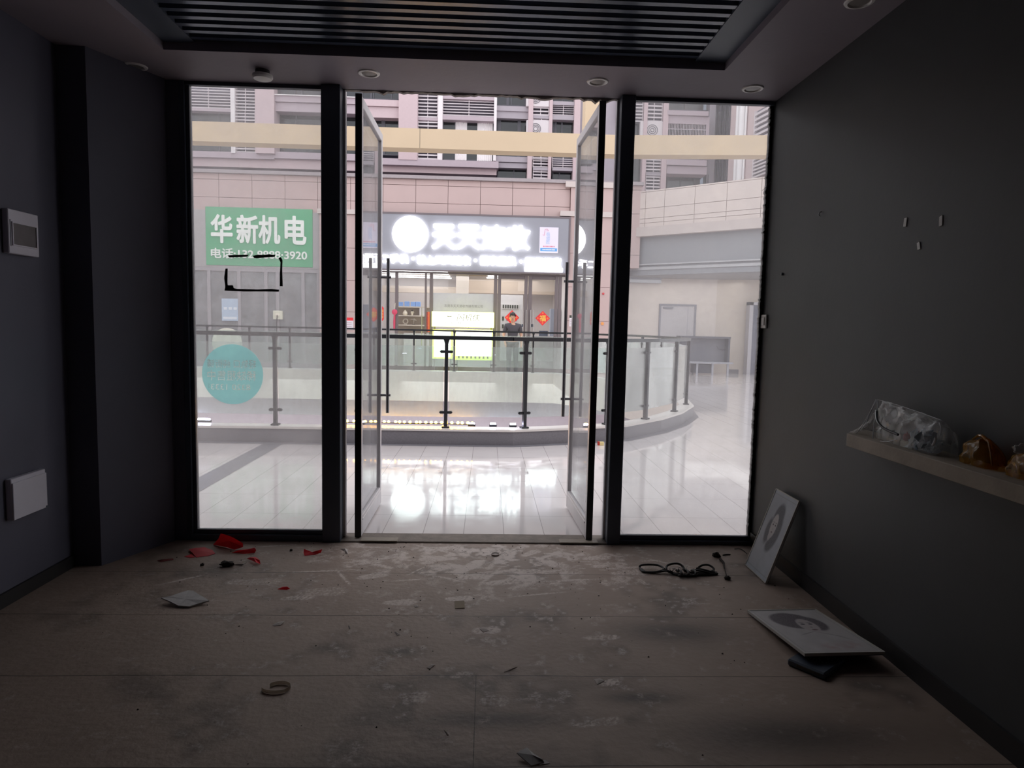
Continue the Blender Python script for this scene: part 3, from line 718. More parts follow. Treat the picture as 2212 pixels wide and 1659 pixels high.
grid_paint('portrait_print', W2-.012, H2-.012, 130, 150, art_wide, art_m, .0085, lambda x, y, t: p2(x+.006, y+.006, t-.004), root)
s = MB(lambda p: p2(p.x, p.y, p.z))
s.box(0, .006, 0, H2, -.006, .007); s.box(W2-.006, W2, 0, H2, -.006, .007); s.box(.006, W2-.006, 0, .006, -.006, .007); s.box(.006, W2-.006, H2-.006, H2, -.006, .007)
s.build('frame_edge', edge_m, root)
s = MB(lambda p: p2(p.x, p.y, p.z)); s.box(.004, W2-.004, .004, H2-.004, -.010, -.005); s.build('backing_board', black_m, root)
root = thing('black_case', (1.52, -1.56, 0), 'flat black case on the floor under the lying portrait', 'case')
cc = onZ(1782, 1448, .045); ang = math.radians(38)
T = lambda p: Vector((cc.x+p.x*math.cos(ang)-p.y*math.sin(ang), cc.y+p.x*math.sin(ang)+p.y*math.cos(ang), p.z))
s = MB(T); s.box(0, .20, 0, .16, 0, .030); s.build('case_body', black_m, root, bevel=.006)
s = MB(T); s.box(-.001, .012, .02, .12, .008, .024); s.build('metal_edge', mat('dull_metal', '#55524c', .5, .6), root, bevel=.002)

# bags on the shelf
def film(name, col, alpha, rough=.12):
    if name in MATS: return MATS[name]
    m = bpy.data.materials.new(name); m.use_nodes = True; MATS[name] = m
    nt = m.node_tree; N = nt.nodes; L = nt.links
    for n in list(N): N.remove(n)
    out = N.new('ShaderNodeOutputMaterial'); tr = N.new('ShaderNodeBsdfTransparent'); tr.inputs[0].default_value = (*col, 1)
    b = N.new('ShaderNodeBsdfPrincipled'); b.inputs['Base Color'].default_value = (*[min(1, c*.9) for c in col], 1); b.inputs['Roughness'].default_value = rough
    b.inputs['Specular IOR Level'].default_value = .8
    lw = N.new('ShaderNodeLayerWeight'); lw.inputs[0].default_value = .45
    mr = N.new('ShaderNodeMapRange'); mr.inputs['To Min'].default_value = alpha; mr.inputs['To Max'].default_value = min(1, alpha*3.2)
    L.new(lw.outputs['Facing'], mr.inputs['Value'])
    mx = N.new('ShaderNodeMixShader'); L.new(mr.outputs[0], mx.inputs[0]); L.new(tr.outputs[0], mx.inputs[1]); L.new(b.outputs[0], mx.inputs[2]); L.new(mx.outputs[0], out.inputs[0])
    return m
clear_f = film('clear_plastic_film', (.95, .95, .94), .15)
amber_f = film('amber_plastic_film', (.72, .38, .08), .17)
def bag_mesh(name, m, y0, y1, xc, hw, hfun, seed, parent, ny=46, nk=30, amp=.012, fold=.9):
    vs = []; fs = []
    for i in range(ny):
        t = i/(ny-1); y = y0+(y1-y0)*t; h, wd = hfun(t)
        for k in range(nk):
            a = PI*k/(nk-1)
            x = xc+hw*wd*math.cos(a); z = SZ1+.002+h*math.sin(a)**fold
            nz = mnoise.noise(Vector((x*22, y*16, z*22+seed)))+.6*mnoise.noise(Vector((x*60, y*40+seed, z*60)))
            d = amp*nz*min(1, (z-SZ1)*25+.15)
            vs.append((x+d*math.cos(a), y+d*.8, max(SZ1+.001, z+d*math.sin(a))))
    for i in range(ny-1):
        for k in range(nk-1): fs.append((i*nk+k, i*nk+k+1, (i+1)*nk+k+1, (i+1)*nk+k))
    return MB().add(vs, fs).build(name, m, parent, smooth=True)
def hclear(t):
    xs = [0, .06, .14, .2, .3, .6, .85, .95, 1]; hs = [.012, .03, .11, .165, .158, .145, .128, .105, .05]; ws = [1.2, 1.1, .6, .32, .6, .95, .9, .7, .25]
    return np.interp(t, xs, hs), np.interp(t, xs, ws)
root = thing('plastic_bag', (1.715, -1.63, SZ1), 'clear crumpled plastic bag on the wall shelf', 'bag')
bag_mesh('bag_film', clear_f, -1.37, -1.95, 1.720, .058, hclear, 1, root)
bw = mat('bluish_wrapper', '#9fb0bd', .35, var=.35, vscale=40)
for yy, rr, sd in ((-1.77, .034, 12), (-1.825, .040, 33), (-1.86, .026, 35)):
    o = lump('white_wrapper', None, None, bw, (1.70, yy, SZ1+.004), rr, (.8, 1.0, 1.1), sd, 1.1, root, fr=30)
    for pg in o.data.polygons: pg.use_smooth = False
lump('red_label', None, None, mat('red_label', '#a8383a', .4), (1.685, -1.725, SZ1+.025), .016, (.6, 1.2, 1.3), 13, .5, root, sub=2)
def strand(pts, r):
    P_ = [Vector(p) for p in pts]; out = []
    for i in range(len(P_)-1):
        p0, p1, p2, p3 = P_[max(i-1, 0)], P_[i], P_[i+1], P_[min(i+2, len(P_)-1)]
        for k in range(7):
            t = k/7; out.append(.5*((2*p1)+(p2-p0)*t+(2*p0-5*p1+4*p2-p3)*t*t+(3*p1-p0-3*p2+p3)*t**3))
    out.append(P_[-1]); return MB().tube(out, r, 7)
strand([(1.690, -1.50, SZ1+.120), (1.660, -1.56, SZ1+.085), (1.648, -1.63, SZ1+.062), (1.652, -1.72, SZ1+.050)], .0055).build('bag_fold', mat('dark_strap', (.02, .025, .03), .3), root, smooth=True)
crease_glint = mat('film_crease_glint', '#c9ccd0', .25, spec=.8)  # pale tubes stand for bright glints along the film's folds
for pts, r in (([(1.69, -1.385, SZ1+.012), (1.69, -1.42, SZ1+.045), (1.695, -1.455, SZ1+.12), (1.70, -1.475, SZ1+.166)], .0028),
               ([(1.66, -1.41, SZ1+.006), (1.67, -1.44, SZ1+.05), (1.69, -1.47, SZ1+.13), (1.70, -1.485, SZ1+.166)], .0018),
               ([(1.655, -1.545, SZ1+.004), (1.665, -1.53, SZ1+.06), (1.69, -1.505, SZ1+.13), (1.70, -1.485, SZ1+.166)], .0020),
               ([(1.70, -1.485, SZ1+.166), (1.705, -1.60, SZ1+.160), (1.71, -1.75, SZ1+.146), (1.712, -1.88, SZ1+.132)], .0008),
               ([(1.66, -1.93, SZ1+.075), (1.668, -1.915, SZ1+.055), (1.672, -1.90, SZ1+.04)], .0045),
               ([(1.655, -1.60, SZ1+.003), (1.652, -1.66, SZ1+.012), (1.655, -1.71, SZ1+.03)], .0016),
               ([(1.69, -1.90, SZ1+.125), (1.68, -1.925, SZ1+.11), (1.67, -1.94, SZ1+.085)], .0018)):
    strand(pts, r).build('bag_crease_glint', crease_glint, root, smooth=True)
def hamb(t):
    xs = [0, .1, .3, .6, .85, 1]; hs = [.02, .065, .088, .092, .06, .02]; ws = [.3, .8, 1, .95, .8, .3]
    return np.interp(t, xs, hs), np.interp(t, xs, ws)
root = thing('amber_bag', (1.715, -2.08, SZ1), 'crumpled amber plastic bag, farther of the two on the shelf', 'bag', 'amber bags on the shelf')
bag_mesh('bag_film', amber_f, -1.99, -2.16, 1.735, .046, hamb, 5, root, amp=.013)
s = MB(); s.tube([(1.725, -2.03, SZ1+.085), (1.715, -2.07, SZ1+.106), (1.705, -2.10, SZ1+.108), (1.70, -2.14, SZ1+.095), (1.69, -2.165, SZ1+.06), (1.685, -2.18, SZ1+.02)], [.003, .005, .006, .006, .005, .003], 8); s.build('bag_handle', amber_f, root, smooth=True)
root = thing('amber_bag', (1.715, -2.28, SZ1), 'crumpled amber plastic bag at the right edge, with a shiny knot', 'bag', 'amber bags on the shelf')
bag_mesh('bag_film', amber_f, -2.20, -2.42, 1.735, .048, hamb, 9, root, amp=.013)
lump('bag_knot', None, None, clear_f, (1.725, -2.24, SZ1+.074), .018, (1, 1, 1), 14, .5, root)

# ================================================================ THE GALLERY AND THE ATRIUM OUTSIDE
YS = 16.6
stone_w = mat('pale_stone', '#d9d4cf', .35, var=.05)
granite = mat('grey_granite', '#77757a', .45, var=.22, vscale=60)
def tile_mat():
    m = bpy.data.materials.new('polished_floor_tiles'); m.use_nodes = True
    nt = m.node_tree; N = nt.nodes; L = nt.links; b = N['Principled BSDF']
    ge = N.new('ShaderNodeNewGeometry'); mp = N.new('ShaderNodeMapping'); mp.inputs['Rotation'].default_value = (0, 0, PI/2); mp.inputs['Location'].default_value = (-.52, .137, 0)
    L.new(ge.outputs['Position'], mp.inputs[0])
    br = N.new('ShaderNodeTexBrick'); br.offset = 0; br.inputs['Scale'].default_value = 1
    br.inputs['Brick Width'].default_value = .56; br.inputs['Row Height'].default_value = .277; br.inputs['Mortar Size'].default_value = .0022; br.inputs['Mortar Smooth'].default_value = 0
    br.inputs['Color1'].default_value = (.71, .66, .65, 1); br.inputs['Color2'].default_value = (.75, .70, .69, 1); br.inputs['Mortar'].default_value = (.36, .33, .32, 1)
    L.new(mp.outputs[0], br.inputs['Vector'])
    nz = N.new('ShaderNodeTexNoise'); nz.inputs['Scale'].default_value = 3; nz.inputs['Detail'].default_value = 8; L.new(ge.outputs['Position'], nz.inputs['Vector'])
    mx = N.new('ShaderNodeMix'); mx.data_type = 'RGBA'; mx.blend_type = 'MULTIPLY'; mx.inputs['Factor'].default_value = .15
    L.new(br.outputs['Color'], mx.inputs['A']); L.new(nz.outputs['Fac'], mx.inputs['B']); L.new(mx.outputs['Result'], b.inputs['Base Color'])
    n2 = N.new('ShaderNodeTexNoise'); n2.inputs['Scale'].default_value = 7; n2.inputs['Detail'].default_value = 9; L.new(ge.outputs['Position'], n2.inputs['Vector'])
    mr = N.new('ShaderNodeMapRange'); mr.inputs['From Min'].default_value = .35; mr.inputs['From Max'].default_value = .75; mr.inputs['To Min'].default_value = .035; mr.inputs['To Max'].default_value = .12
    L.new(n2.outputs['Fac'], mr.inputs[0]); L.new(mr.outputs[0], b.inputs['Roughness'])
    b.inputs['Specular IOR Level'].default_value = .6
    return m
tile_m = tile_mat()
V0 = [(-13, 3.50), (.33, 3.56), (1.05, 3.80), (1.80, 4.12), (2.45, 4.82), (2.95, 5.55), (3.42, 6.5), (3.66, 7.7), (3.66, 9.7), (3.36, 11.3), (2.75, 12.8), (1.9, 13.75), (-13, 13.75)]
def offset(poly, d):
    out = []
    for i, p in enumerate(poly):
        ns = []
        for a, b in ((i-1, i), (i, i+1)):
            if a < 0 or b >= len(poly): continue
            dx, dy = poly[b][0]-poly[a][0], poly[b][1]-poly[a][1]; l = math.hypot(dx, dy); ns.append((-dy/l, dx/l))
        nx, ny = sum(n[0] for n in ns), sum(n[1] for n in ns); l2 = (nx*nx+ny*ny)/len(ns)
        out.append((p[0]+nx*d/l2 if len(ns) == 1 else p[0]+nx*d*len(ns)/(nx*nx+ny*ny), p[1]+ny*d/l2 if len(ns) == 1 else p[1]+ny*d*len(ns)/(nx*nx+ny*ny)))
    return out
VC, VI = offset(V0, .11), offset(V0, .22)
# gallery slab with the void cut out: strips either side of the void, fan around its rounded end
gf = MB()
def quadz(pts, z=0.): gf.add([(x, y, z) for x, y in pts], [tuple(range(len(pts)))])
quadz([(-13, .1), (.33, .1), (.33, 3.56), (-13, 3.50)])
quadz([(.33, .1), (16, .1), (16, 4.12), (1.80, 4.12), (1.05, 3.80), (.33, 3.56)])
for i in range(3, 11):
    a, b = V0[i], V0[i+1]; quadz([a, (16, a[1]), (16, b[1]), b])
quadz([(-13, 13.75), (1.9, 13.75), (16, 13.75), (16, 26), (-13, 26)])
# extend to both sides so that the hall is closed
o = gf.build('floor_2', tile_m); struct(o, 'polished pale tiled gallery floor outside the shop', 'floor')
s = MB(); s.box(-2.58, -2.36, .26, 3.5, .0005, .0025)
struct(s.build('trim_7', granite), 'grey stone band set across the gallery tiles', 'floor band')
s = MB(); VB = offset(V0, -.10)
for i in range(len(V0)-1): s.add([(*V0[i], .002), (*V0[i+1], .002), (*VB[i+1], .002), (*VB[i], .002)], [(0, 1, 2, 3)])
s.v = [(x, y, z) for x, y, z in s.v]
struct(s.build('trim_8', granite), 'grey stone border around the atrium curb', 'floor band')
# curb: granite face, pale top, cream slab edge towards the void
k = MB(); t_ = MB(); fz = MB(); KZ = .19
VT = offset(V0, -.012)
for i in range(len(V0)-1):
    a, b, c, d = V0[i], V0[i+1], VI[i+1], VI[i]
    k.add([(*a, 0), (*b, 0), (*c, 0), (*d, 0), (*a, KZ-.025), (*b, KZ-.025), (*c, KZ-.025), (*d, KZ-.025)], [(0, 1, 5, 4), (4, 5, 6, 7)])
    a, b = VT[i], VT[i+1]; c, d = VI[i+1], VI[i]
    t_.add([(*a, KZ-.025), (*b, KZ-.025), (*c, KZ-.025), (*d, KZ-.025), (*a, KZ), (*b, KZ), (*c, KZ), (*d, KZ)], [(0, 1, 5, 4), (2, 3, 7, 6), (4, 5, 6, 7), (3, 2, 1, 0)])
    fz.add([(*c, KZ-.025), (*d, KZ-.025), (*d, -.62), (*c, -.62), (*V0[i+1], -.62), (*V0[i], -.62)], [(0, 1, 2, 3), (3, 2, 5, 4)])
kk = struct(thing('atrium_curb', (0, 3.5, 0)), 'raised grey granite curb with pale top around the open atrium', 'curb')
k.build('granite_face', granite, kk); t_.build('curb_top', stone_w, kk)
fz.build('slab_edge', mat('cream_slab_edge', '#d9cfc6', .7, var=.05), kk)
lw = MB(); lw.box(-14, 16, -1, 26, -4.5, -4.4)
struct(lw.build('floor_3', mat('lower_floor', '#d0cac6', .3)), 'lower storey floor seen down the atrium', 'floor')
lw = MB(); lw.box(-14, 5, 14.2, 14.4, -4.4, -.55)
lw.box(5, 5.2, -1, 14.4, -4.4, -.05); lw.box(-14, 16, .3, .5, -4.4, -.05)
struct(lw.build('wall_lower', mat('lower_shop_front', '#cbc3ca', .5, var=.1)), 'lower storey shop fronts below the far gallery', 'wall')

for lx in (-8, -4.5, -1, 2.5):  # unseen fill lights added to brighten the lower shop fronts
    la = bpy.data.lights.new('lower_fill_light', 'AREA'); la.energy = 15; la.size = 2.5; la.color = (.96, .94, 1)
    lo = bpy.data.objects.new('lower_fill_light', la); COL.objects.link(lo); lo.location = (lx, 12.6, -.75); lo.rotation_euler = (math.radians(35), 0, 0)
# balustrade
rail_m = mat('dark_rail_steel', (.022, .024, .028), .35, .3, var=.15)
bal_gl = glass('balustrade_glass', (.89, .965, .95), .20, (.95, .93, .92), .7, 1.6, .72, 1.0, (.35, .68), (1, 1, .35))
bal = thing('glass_balustrade', (-.5, 3.6, KZ), 'dark steel and glass balustrade running round the open atrium', 'railing')
hr = MB()
for i in range(len(VC)-1): hr.bar((*VC[i], 1.272), (*VC[i+1], 1.272), .062, .046)
hr.build('handrail', rail_m, bal)
segL = [math.dist(VC[i], VC[i+1]) for i in range(len(VC)-1)]; cum = np.concatenate([[0], np.cumsum(segL)])
def along(s_):
    i = min(max(int(np.searchsorted(cum, s_)-1), 0), len(VC)-2); t = (s_-cum[i])/segL[i]
    p = Vector((VC[i][0]+(VC[i+1][0]-VC[i][0])*t, VC[i][1]+(VC[i+1][1]-VC[i][1])*t, 0)); d = Vector((VC[i+1][0]-VC[i][0], VC[i+1][1]-VC[i][1], 0)).normalized()
    return p, d
def nearest(x, y):
    best = (9e9, 0)
    for s_ in np.arange(0, cum[-1], .01):
        p, d = along(s_); q = (p.x-x)**2+(p.y-y)**2
        if q < best[0]: best = (q, s_)
    return best[1]
PS = [nearest(x, 3.6) for x in (-9.5, -8.5, -7.5, -6.5, -5.5, -4.5, -3.5, -2.50, -1.49, -.48, .51)]
PS += [nearest(*p) for p in ((1.55, 4.15), (2.18, 4.72), (2.82, 5.62), (3.27, 6.6), (3.5, 8.0), (3.5, 9.1), (3.36, 10.3), (3.0, 11.8), (2.3, 13.1))]
PS += [nearest(x, 13.64) for x in (1.25, .19, -.87, -1.95, -3.03, -4.12, -5.24, -6.3, -7.4, -8.5, -9.6, -10.7)]
for i, s_ in enumerate(PS):
    p, d = along(s_); nn = Vector((-d.y, d.x, 0))
    T = lambda q, p=p, d=d, nn=nn: p+d*q.x+nn*q.y+Vector((0, 0, q.z))
    m_ = MB(T); m_.box(-.02, .02, -.026, .026, KZ+.01, 1.252); m_.prism([(-.036, 1.252), (.036, 1.252), (.02, 1.20), (-.02, 1.20)], -.02, .02)
    ps = m_.build('post', rail_m, bal)
    m_ = MB(T); m_.box(-.046, .046, -.046, .046, KZ, KZ+.02); m_.build('base_plate', rail_m, ps, bevel=.004)
    for z in (.375, 1.105):
        m_ = MB(T); m_.box(-.078, .078, -.014, .026, z-.016, z+.016); m_.build('glass_clamp', rail_m, ps, bevel=.008, seg=2)
for i in range(len(PS)-1):
    a, b = along(PS[i])[0], along(PS[i+1])[0]; d = (b-a).normalized(); nn = Vector((-d.y, d.x, 0))*.012
    m_ = MB(); m_.bar(a+d*.035+nn+Vector((0, 0, .745)), b-d*.035+nn+Vector((0, 0, .745)), .010, .85); m_.build('glass_panel', bal_gl, bal)

# lights along the inner edge of the near curb
warm = emit('warm_bulb', '#ffb52e', 90.); cool = emit('cool_bulb', '#dcd8ff', 60.)
root = thing('string_light', (-.9, 3.80, KZ), 'string of warm yellow bulbs along the inner edge of the curb', 'lights')
s = MB(); s.tube([(x, 3.795, KZ+.026) for x in np.linspace(-1.75, -.14, 12)], .006, 6); s.build('wire', cable_m, root)
for x in np.linspace(-1.74, -.16, 26):
    p = (x+random.uniform(-.012, .012), 3.80, KZ+.030)
    MB().lathe(p, [(.004, -.004), (.015, .004), (.017, .014), (.010, .024), (.001, .027)], 10).build('bulb', warm, root, smooth=True)
for px, lab in ((1019, 'white lamp on the curb edge, nearest the string of bulbs'), (1065, 'white lamp on the curb edge between the two others'), (1108, 'white lamp on the curb edge nearest the right baluster')):
    x = onY(px, 917, 3.8).x; root = thing('curb_lamp', (x, 3.8, KZ), lab, 'lights', 'white lamps on the curb')
    box('lamp_base', rail_m, x-.045, x+.045, 3.785, 3.815, KZ, KZ+.026, root)
    MB().lathe((x-.036, 3.80, KZ+.036), [(.004, 0), (.012, .004), (.012, .068), (.004, .072)], 10, 'x').build('lamp_tube', cool, root, smooth=True)
x = onY(440, 914, 3.8).x; root = thing('curb_lamp', (x, 3.8, KZ), 'white lamp on the curb edge at the far left window side', 'lights', 'white lamps on the curb')
box('lamp_base', rail_m, x-.11, x+.09, 3.785, 3.815, KZ, KZ+.026, root)
MB().lathe((x-.10, 3.80, KZ+.036), [(.004, 0), (.012, .004), (.012, .176), (.004, .18)], 10, 'x').build('lamp_tube', cool, root, smooth=True)
c = onZ(1297, 962, 0)
root = thing('litter_packet', c, 'small red and yellow packet on the tiles near the curb', 'packet')
box('packet_body', mat('packet_yellow', '#d8c58c', .4), c.x-.035, c.x+.04, c.y-.02, c.y+.02, 0, .045, root, bevel=.004)
box('packet_label', mat('packet_red', '#b02a22', .4), c.x-.037, c.x-.012, c.y-.022, c.y+.021, .004, .047, root, bevel=.002)

# ---------------------------------------------------------------- cream beam across the atrium
beam_m = mat('cream_render', '#cbb69a', .75, var=.05, vscale=2)
YBm = 9.4
zt1, zb1 = onY(1000, 280.5, YBm).z, onY(1000, 323, YBm).z
xl_, xm_ = -14, onY(1350, 310, YBm).x; xr_ = onY(1665, 310, 9.0).x
s = MB()
s.prismz([(xl_, YBm), (xm_, YBm), (xr_+3, 8.75), (xr_+3, 9.1), (xm_, YBm+.35), (xl_, YBm+.35)], zb1, zt1)
bm_ = struct(s.build('trim_9', beam_m), 'long cream beam spanning the atrium high up', 'beam')
box('joint_line', mat('joint_dark', '#8d8170', .8), onY(907, 300, YBm).x-.006, onY(907, 300, YBm).x+.006, YBm-.002, YBm+.01, zb1, zt1, bm_)
s = MB(); x0, x1, z0, z1 = rect(1264, 195, 1296, 285, YBm+.4); s.box(x0, x1, YBm+.36, YBm+.8, zb1, 9.5)
struct(s.build('trim_10', beam_m), 'cream pier rising above the beam behind the right door leaf', 'pier')

# ---------------------------------------------------------------- opposite facade
pink = mat('pink_stone_cladding', '#bda6a3', .5, var=.04, vscale=2)
pinkd = mat('cladding_joint', '#8e7573', .8)
lp = mat('pale_cladding', '#c6bbb7', .55, var=.04)
greyled = mat('grey_coping', '#a0979a', .7, var=.12, vscale=12)
def panels(mb, xs, zs, Y, dep=.05, g=.012):
    for i in range(len(xs)-1):
        for j in range(len(zs)-1): mb.box(xs[i]+g/2, xs[i+1]-g/2, Y, Y+dep, zs[j]+g/2, zs[j+1]-g/2)
zc0, zc1, zc2, zc3 = (onY(1000, y, YS).z for y in (470, 441, 403, 390))
dx = onY(968, 420, YS).x-onY(898, 420, YS).x; xo = onY(898, 420, YS).x
xs = [xo+dx*i for i in range(-11, 6)]; xs[-1] = onY(1232, 420, YS).x
s = MB(); panels(s, xs, [zc0, zc1, zc2, zc3], YS)
wall_u = struct(thing('wall_opposite', (-2, YS, 0)), 'pink stone facade of the shops across the atrium', 'facade')
s.build('cladding', pink, wall_u)
s = MB(); s.box(-14, xs[-1], YS+.045, YS+.5, 3.32, zc3+.02); s.build('joint_backing', pinkd, wall_u)
s = MB(); s.box(-14, 4.75, YS-.10, YS+.6, zc3, zc3+.10); s.build('coping', greyled, wall_u)
# piers of the shop row
def pier(x0, x1, zs, Y, top):
    s = MB(); panels(s, [x0, x1], zs, Y, .3); s.build('pier_cladding', pink, wall_u)
    s = MB(); s.box(x0+.02, x1-.02, Y+.01, YS+.6, 0, zs[-1]); s.build('pier_core', pinkd, wall_u)
def zy(y, x=1250, Y=YS-.12): return onY(x, y, Y).z
YP = YS-.12
xa, xb = onY(1228, 600, YP).x, onY(1334, 600, YP).x
xg = onY(1284, 600, YP).x
pier(xa, xb, [0, .5, zy(693), zy(620), zy(547), zy(468)], YP, 0)
s = MB(); s.box(onY(1210, 460, YP).x, xb+.05, YP-.06, YS+.3, zy(468), zy(457)); s.box(onY(1222, 400, YP).x, xb+.05, YP-.06, YS+.3, zy(405), zy(393)); s.build('stone_band', lp, wall_u)
s = MB(); panels(s, [xa-.0, xb], [zy(457), zy(405)], YP, .3); s.build('pier_cladding', pink, wall_u)
s = MB(); panels(s, [xb, 4.72], [3.32, zy(547), zy(457), zy(405), zc3], YS+.01, .3); s.box(xb, 4.72, YS+.3, YS+.6, 3.32, zc3); s.build('return_cladding', pink, wall_u)
xa2, xb2 = onY(690, 600, YP).x, onY(772, 600, YP).x
pier(xa2, xb2, [0, .5, zy(673, 720), zy(605, 720), zy(535, 720), zy(462, 720)], YP, 0)
s = MB(); s.box(xa2-.05, xb2+.05, YP-.06, YS+.3, zy(462, 720), zy(452, 720)); s.build('stone_band', lp, wall_u)
struct(box('wall_gallery_end', pink, -14.2, -14, 0, 26, -.1, 7), 'end wall of the gallery on the left', 'wall')

# ---- the lit shop
fr_m = mat('shop_frame_brown_grey', '#746a6c', .45, .2, var=.08)
shop_gl = glass('shop_glass', (.98, .98, .99), .03, (.8, .8, .8), .5, 2, .8, .8)
SX0, SX1 = xb2, xa
shop = thing('phone_shop', ((SX0+SX1)/2, YS, 0), 'glazed front and bright interior of the phone shop across the atrium', 'shop front')
zl = onY(1000, 590, YS).z
def fbar(px0, px1, z0=0., z1=None, name='frame_post', d=.09):
    a, b = onY(px0, 640, YS).x, onY(px1, 640, YS).x
    s = MB(); s.box(a, b, YS-.02, YS+d, z0, z1 or zl-.02); s.build(name, fr_m, shop, bevel=.004)
for a, b in ((853.5, 860), (917.5, 921.5), (928, 935), (1066.5, 1074), (1075, 1082), (1132.5, 1139.5), (1141, 1149), (1198.5, 1205), (1206, 1213)): fbar(a, b)
s = MB(); s.box(SX0, SX1, YS-.03, YS+.12, zl-.035, zl+.015); s.box(SX0, SX1, YS-.02, YS+.10, 0, .12); s.build('frame_rail', fr_m, shop, bevel=.004)
for a, b in ((1082, 1132.5), (1149, 1198.5)):
    x0, x1 = onY(a, 640, YS).x, onY(b, 640, YS).x
    for za, zb2 in ((zl-.14, zl-.035), (.12, .35)): box('door_rail', fr_m, x0-.01, x1+.01, YS, YS+.05, za, zb2, shop, bevel=.003)
for a, b in ((780, 853.5), (860, 917.5), (921.5, 928), (935, 1066.5), (1082, 1132.5), (1149, 1198.5)):
    x0, x1 = onY(a, 640, YS).x, onY(b, 640, YS).x
    box('glass_pane', shop_gl, x0, x1, YS+.03, YS+.042, .1, zl-.08, shop)
for px in (911, 1126, 1136, 1146, 1152):
    x = onY(px, 690, YS-.06).x; s = MB(); s.tube([(x, YS-.06, .75), (x, YS-.06, 1.95)], .014, 8); s.box(x-.01, x+.01, YS-.06, YS, .95, .97); s.box(x-.01, x+.01, YS-.06, YS, 1.75, 1.77); s.build('pull_handle', mat('shop_handle', '#b8b4b4', .3, .8), shop, smooth=True)
for px in (1127, 1150.5):
    x0, x1, z0, z1 = rect(px-2.8, 700, px+2.8, 706.5, YS-.01); box('lock_plate', black_m, x0, x1, YS-.03, YS+.01, z0, z1, shop)
# interior shell
inw = mat('shop_wall_white', '#d9d4d2', .6); inb = mat('shop_wall_beige', '#c9bdb0', .6); inc = mat('shop_ceiling', '#a8a29e', .7)
YI = 23.5; ZI = 3.42
s = MB(); s.box(SX0-.3, SX1+.3, YI, YI+.1, 0, ZI); s.box(SX0-.3, SX0-.2, YS+.1, YI, 0, ZI); s.box(SX1+.2, SX1+.3, YS+.1, YI, 0, ZI); s.build('inner_wall', inw, shop)
s = MB(); s.box(SX0-.3, SX1+.3, YS+.1, YI+.1, ZI, ZI+.1); s.build('inner_ceiling', inc, shop)
x0, x1, z0, z1 = rect(985, 590, 1012, 640, 21); s = MB(); s.box(x0, x1, 21, 21.5, 0, ZI); s.build('column', mat('shop_column', '#d2c8bc', .6), shop)
x0, x1, z0, z1 = rect(800, 620, 995, 632, 21.4); s = MB(); s.box(SX0-.2, x1, 21.4, 21.7, z0, z1+.03); s.build('bulkhead', inb, shop)
x0, x1, z0, z1 = rect(1012, 610, 1132, 634, 22.3); s = MB(); s.box(x0, SX1+.2, 22.3, 22.6, z0, ZI); s.build('bulkhead', mat('wood_bulkhead', '#bfae9c', .5), shop)
tube_m = emit('shop_light_tube', '#ffffff', 7.)
G = 'ceiling light tubes in the shop across'
for k_, (pa, pb, py) in enumerate(((780, 967, 592.5), (780, 969, 596.2), (780, 972, 601), (780, 975, 605), (1055, 1126, 594.5), (1054, 1121, 598), (1051, 1115, 602), (1034, 1108, 606), (1163, 1200, 597), (1158, 1200, 601))):
    D = (ZI-.12-CAMH)*FPX/(705-py); Y = min(D-CAMD, 22.9); a, b = onY(pa, py, Y), onY(pb, py, Y); a.x = max(a.x, SX0-.1); b.x = min(b.x, SX1+.1)
    nm = ['first', 'second', 'third', 'fourth'][k_ % 4] if k_ < 8 else ['upper', 'lower'][k_-8]
    side = 'left window' if k_ < 4 else 'window with the company name' if k_ < 8 else 'right hand door'
    t_o = MB().box(a.x, b.x, Y-.03, Y+.03, ZI-.14, ZI-.11).build('light_tube', tube_m)
    tag(t_o, f'{nm} ceiling light tube from the top seen through the shop {side}', 'light', G)
    box('tube_housing', inw, a.x, b.x, Y-.02, Y+.02, ZI-.11, ZI-.001, t_o)
la = bpy.data.lights.new('shop_fill_light', 'AREA'); la.energy = 165; la.shape = 'RECTANGLE'; la.size = 5.5; la.size_y = 4.5; la.color = (.97, .97, 1)  # added fill light besides the tubes, brightens the shop interior
lo = bpy.data.objects.new('shop_fill_light', la); COL.objects.link(lo); lo.location = ((SX0+SX1)/2, 20, ZI-.16)

# sign over the shop
brd = mat('grey_sign_board', '#92939c', .45, var=.04, vscale=2)
sign_e = emit('sign_white_led', '#ffffff', 4.0)
sg = thing('shop_sign', ((SX0+SX1)/2, YS-.1, zl+.05), 'long grey shop sign with glowing white letters and round logo', 'sign')
zs1 = onY(1000, 468, YS).z
x0, x1 = SX0+.02, SX1-.04
s = MB(); s.box(x0, x1, YS-.20, YS-.09, zl+.05, zs1); s.build('sign_board', brd, sg)
s = MB(); s.box(x0, x1, YS-.215, YS-.09, zs1, zs1+.05); s.box(x1, x1+.05, YS-.215, YS-.09, zl+.03, zs1+.05); s.box(x0, x1, YS-.215, YS-.09, zl+.02, zl+.06); s.build('sign_frame', mat('sign_frame', '#6e6468', .5), sg)
YL = YS-.245
c = onY(886, 505.5, YL); r_ = (onY(925, 505, YL).x-onY(847.5, 505, YL).x)/2
MB().lathe((c.x, YS-.20, c.z), [(r_, 0), (r_, .06), (r_*.98, .07), (.001, .07)], 48, 'y').build('logo_disc', sign_e, sg)
for px, ch in ((958.5, '天'), (1012.5, '天'), (1066, '速'), (1119.5, '收')):
    c = onY(px, 511.5+(px-958)*.012, YL); wd = onY(px+26, 510, YL).x-onY(px-26, 510, YL).x
    text_mesh(ch, .76, sign_e, 'sign_letter', c, sg, bold=.036, depth=.08, width=wd)
